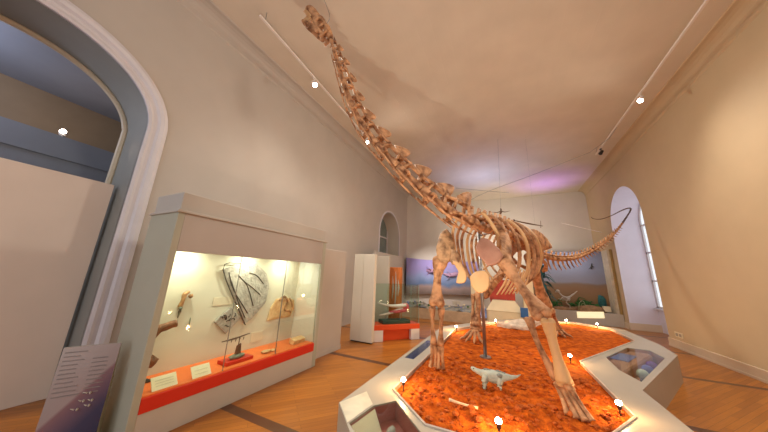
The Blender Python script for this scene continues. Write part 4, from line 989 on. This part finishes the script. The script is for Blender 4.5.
# ------------------------------------------------------------------ ceiling rails and spots
def rail(x0, y0, x1, y1, z, lab, hang):
    t = thing('lighting_rail', lab, 'rail', ((x0 + x1) / 2, (y0 + y1) / 2, z))
    bm = NB(); dv = V((x1 - x0, y1 - y0, 0)); ang = math.atan2(dv.y, dv.x)
    box(bm, ((x0 + x1) / 2, (y0 + y1) / 2, z), (dv.length, .045, .04), Matrix.Rotation(ang, 3, 'Z'), .004); obj('track', bm, M_rail, t)
    for u in hang:
        p = V((x0, y0, z)) + dv * u; bm = NB(); tube(bm, [p, (p.x, p.y, H)], .006, 1, 6); obj('hanger', bm, M_steel, t)
rail(-3.92, 2.2, -4.2, 8.6, 6.5, 'white lighting rail hung along the left of the ceiling', (.02, .5, .98))
rail(3.45, -1.5, 3.48, 11.1, 6.5, 'white lighting rail hung along the right of the ceiling', (.1, .5, .99))
def spot(loc, aim, lab, power, on=True, ang=150, col=(1, .90, .76)):
    x, y, z = loc; d = (V(aim) - V(loc)).normalized()
    t = thing('track_spotlight', lab, 'spotlight', loc, 'spotlights on the ceiling rails')
    R = d.to_track_quat('Z', 'Y').to_matrix()
    bm = NB(); tube(bm, [(x, y, z), (x, y, z - .10)], .012, 2, 8); box(bm, (x, y, z - .005), (.05, .09, .04), None, .005); obj('bracket', bm, M_rail if on else M_black, t)
    c = V((x, y, z - .14)); bm = NB(); cyl(bm, c, .045, .14, 18, .06, R); obj('housing', bm, M_rail if on else M_black, t)
    bm = NB(); cyl(bm, c + d * .075, .054, .012, 18, None, R); obj('lens', bm, M_bulbw if on else M_black, t)
    if on:
        l = bpy.data.lights.new('track_beam', 'SPOT'); l.energy = power; l.spot_size = radians(ang); l.spot_blend = .9; l.color = col; l.shadow_soft_size = .4
        o = bpy.data.objects.new('track_beam', l); COL.objects.link(o); o.location = c + d * .10; o.rotation_euler = d.to_track_quat('-Z', 'Y').to_euler()
spot((-3.99, 3.85, 6.48), (-.5, 3.6, 1.2), 'lit white spotlight on the left rail beside the skull', 650)
spot((-4.12, 6.75, 6.48), (.3, 6.0, 1.5), 'lit white spotlight on the left rail behind the neck', 650)
spot((3.47, 7.6, 6.48), (0, 5.5, 1.2), 'lit white spotlight midway on the right rail', 750)
spot((3.48, 10.6, 6.48), (0, 9, 1.5), 'unlit dark spotlight at the far end of the right rail', 0, False)
spot((3.45, 1.2, 6.48), (-2.2, 2.8, .8), 'lit white spotlight on the right rail nearest the viewer', 300)
# suspension wires and flying figures
def wire(P, r, lab, m=M_steel): 
    bm = NB(); tube(bm, P, r, 6, 5); return one('suspension_wire', bm, m, lab, 'wire', smooth=True)
wire([(.05, 9, 4.05), (.13, 9, 6.73)], .004, 'thin upright wire holding the hanging winged skeleton')
wire([(-.9, 9, 4.50), (-.25, 9, 4.78), (2.70, 9.05, 5.72), (3.47, 9.1, 6.45)], .007, 'long thin cable slanting up to the right lighting rail')
wire([(-1.45, 9.1, 5.06), (-.3, 9.1, 4.80), (.35, 9.1, 4.66)], .007, 'thin cable crossing the long slanting cable')
wire([(-2.36, 2.36, 5.62), (-2.30, 2.36, 5.85), (-2.65, 2.3, 6.73)], .005, 'thin dark wire holding the big skull from the ceiling')
t = thing('winged_skeleton', 'small dark winged skeleton hanging high behind the rib cage', 'skeleton', (.05, 9, 3.9))
bm = NB(); tube(bm, [(.05, 9, 4.10), (.05, 9, 3.98), (.0, 9, 3.86)], [.02, .045, .02], 8, 6); obj('body', bm, M_bonedark, t, True)
for s in (-1, 1):
    bm = NB(); tube(bm, [(.05, 9, 4.0), (.05 + .12 * s, 8.95, 3.95), (.05 + .28 * s, 9, 3.99)], [.02, .014, .005], 8, 5); obj('wing', bm, M_bonedark, t, True)
bm = NB(); tube(bm, [(.36, 9, 3.67), (.8, 9, 3.53), (1.21, 9, 3.42)], [.012, .028, .012], 10, 6); tube(bm, [(1.15, 9, 3.36), (1.17, 9, 3.60)], .008, 3, 5); ball(bm, (.42, 9, 3.66), .035)
one('hanging_bone', bm, M_bonedark, 'thin dark hanging rod of bone right of the winged skeleton', 'bone', smooth=True)
wire([(1.0, 9, 3.50), (1.0, 9.0, 6.73)], .0018, 'faint wire holding the dark hanging bone rod')
wire([(1.75, 9.3, 3.55), (2.9, 9.9, 3.30)], .008, 'short pale cable beside the raised tail', M_rail)

# ------------------------------------------------------------------ light
def area(name, loc, aim, size, power, col, spread=180):
    l = bpy.data.lights.new(name, 'AREA'); l.shape = 'DISK'; l.size = size; l.energy = power; l.color = col; l.spread = radians(spread)
    o = bpy.data.objects.new(name, l); COL.objects.link(o); o.location = loc; o.rotation_euler = (V(aim) - V(loc)).to_track_quat('-Z', 'Y').to_euler()
def point(name, loc, power, col, r):
    l = bpy.data.lights.new(name, 'POINT'); l.energy = power; l.color = col; l.shadow_soft_size = r
    o = bpy.data.objects.new(name, l); COL.objects.link(o); o.location = loc
for yy in (1.85, 2.75, 3.55): area('case_lamp', (CB + .25, yy, 1.955), (CB + .15, yy, 0), .08, 8, (1, .90, .64))
point('side_room_lamp', (-7.0, -.8, 4.6), 60, (.75, .78, 1.0), .2)
point('ledge_lamp', (-7.56, 1.1, 4.3), 2.5, (1, .6, .4), .05)
area('violet_uplight', (2.2, 15.0, 3.6), (2.2, 14.4, 6.7), .2, 14, (.45, .2, 1.0), 70)
area('blue_uplight', (-.8, 13.6, 2.9), (-.6, 12.0, 6.7), .2, 30, (.5, .6, 1.0), 80)
area('far_wall_fill', (0, 13.0, 2.9), (.2, 16.4, 4.2), .4, 95, (1, .88, .72), 140)  # added fill brightening the far wall, no fixture behind it
area('mural_fill', (-2.6, 13.6, 2.9), (-3.6, 15.0, 1.5), .4, 35, (1, .9, .85), 120)  # extra light without a fixture, added to lift the dim mural
area('diorama_lamp', (3.0, 14.15, 3.2), (2.9, 14.7, 1.2), .4, 10, (1, .92, .85))

W = bpy.data.worlds.new('daylight'); SC.world = W; W.use_nodes = True
W.node_tree.nodes['Background'].inputs[0].default_value = (.92, .94, 1.0, 1); W.node_tree.nodes['Background'].inputs[1].default_value = 1.45

# ------------------------------------------------------------------ camera
F_PX = 244.5; p, r_, y = radians(13.72), radians(2.24), radians(26.06)
Fv = V((-sin(y) * cos(p), cos(y) * cos(p), sin(p))); R = V((cos(y), sin(y), 0)); U = R.cross(Fv)
R2 = R * cos(r_) + U * sin(r_); U2 = -R * sin(r_) + U * cos(r_)
cam = bpy.data.cameras.new('camera'); cam.sensor_fit = 'HORIZONTAL'; cam.sensor_width = 36; cam.lens = 36 * F_PX / 768; cam.clip_start = .05
co = bpy.data.objects.new('camera', cam); COL.objects.link(co)
M = Matrix((R2, U2, -Fv)).transposed().to_4x4(); M.translation = (0, 0, 1.7); co.matrix_world = M
SC.camera = co
SC.view_settings.view_transform = 'Standard'; SC.view_settings.look = 'None'; SC.view_settings.gamma = 1; SC.view_settings.use_curve_mapping = False
SC.view_settings.exposure = 0.0
SC.cycles.use_denoising = True
SC.cycles.max_bounces = 8; SC.cycles.diffuse_bounces = 5; SC.cycles.transparent_max_bounces = 16
SC.cycles.sample_clamp_indirect = 6
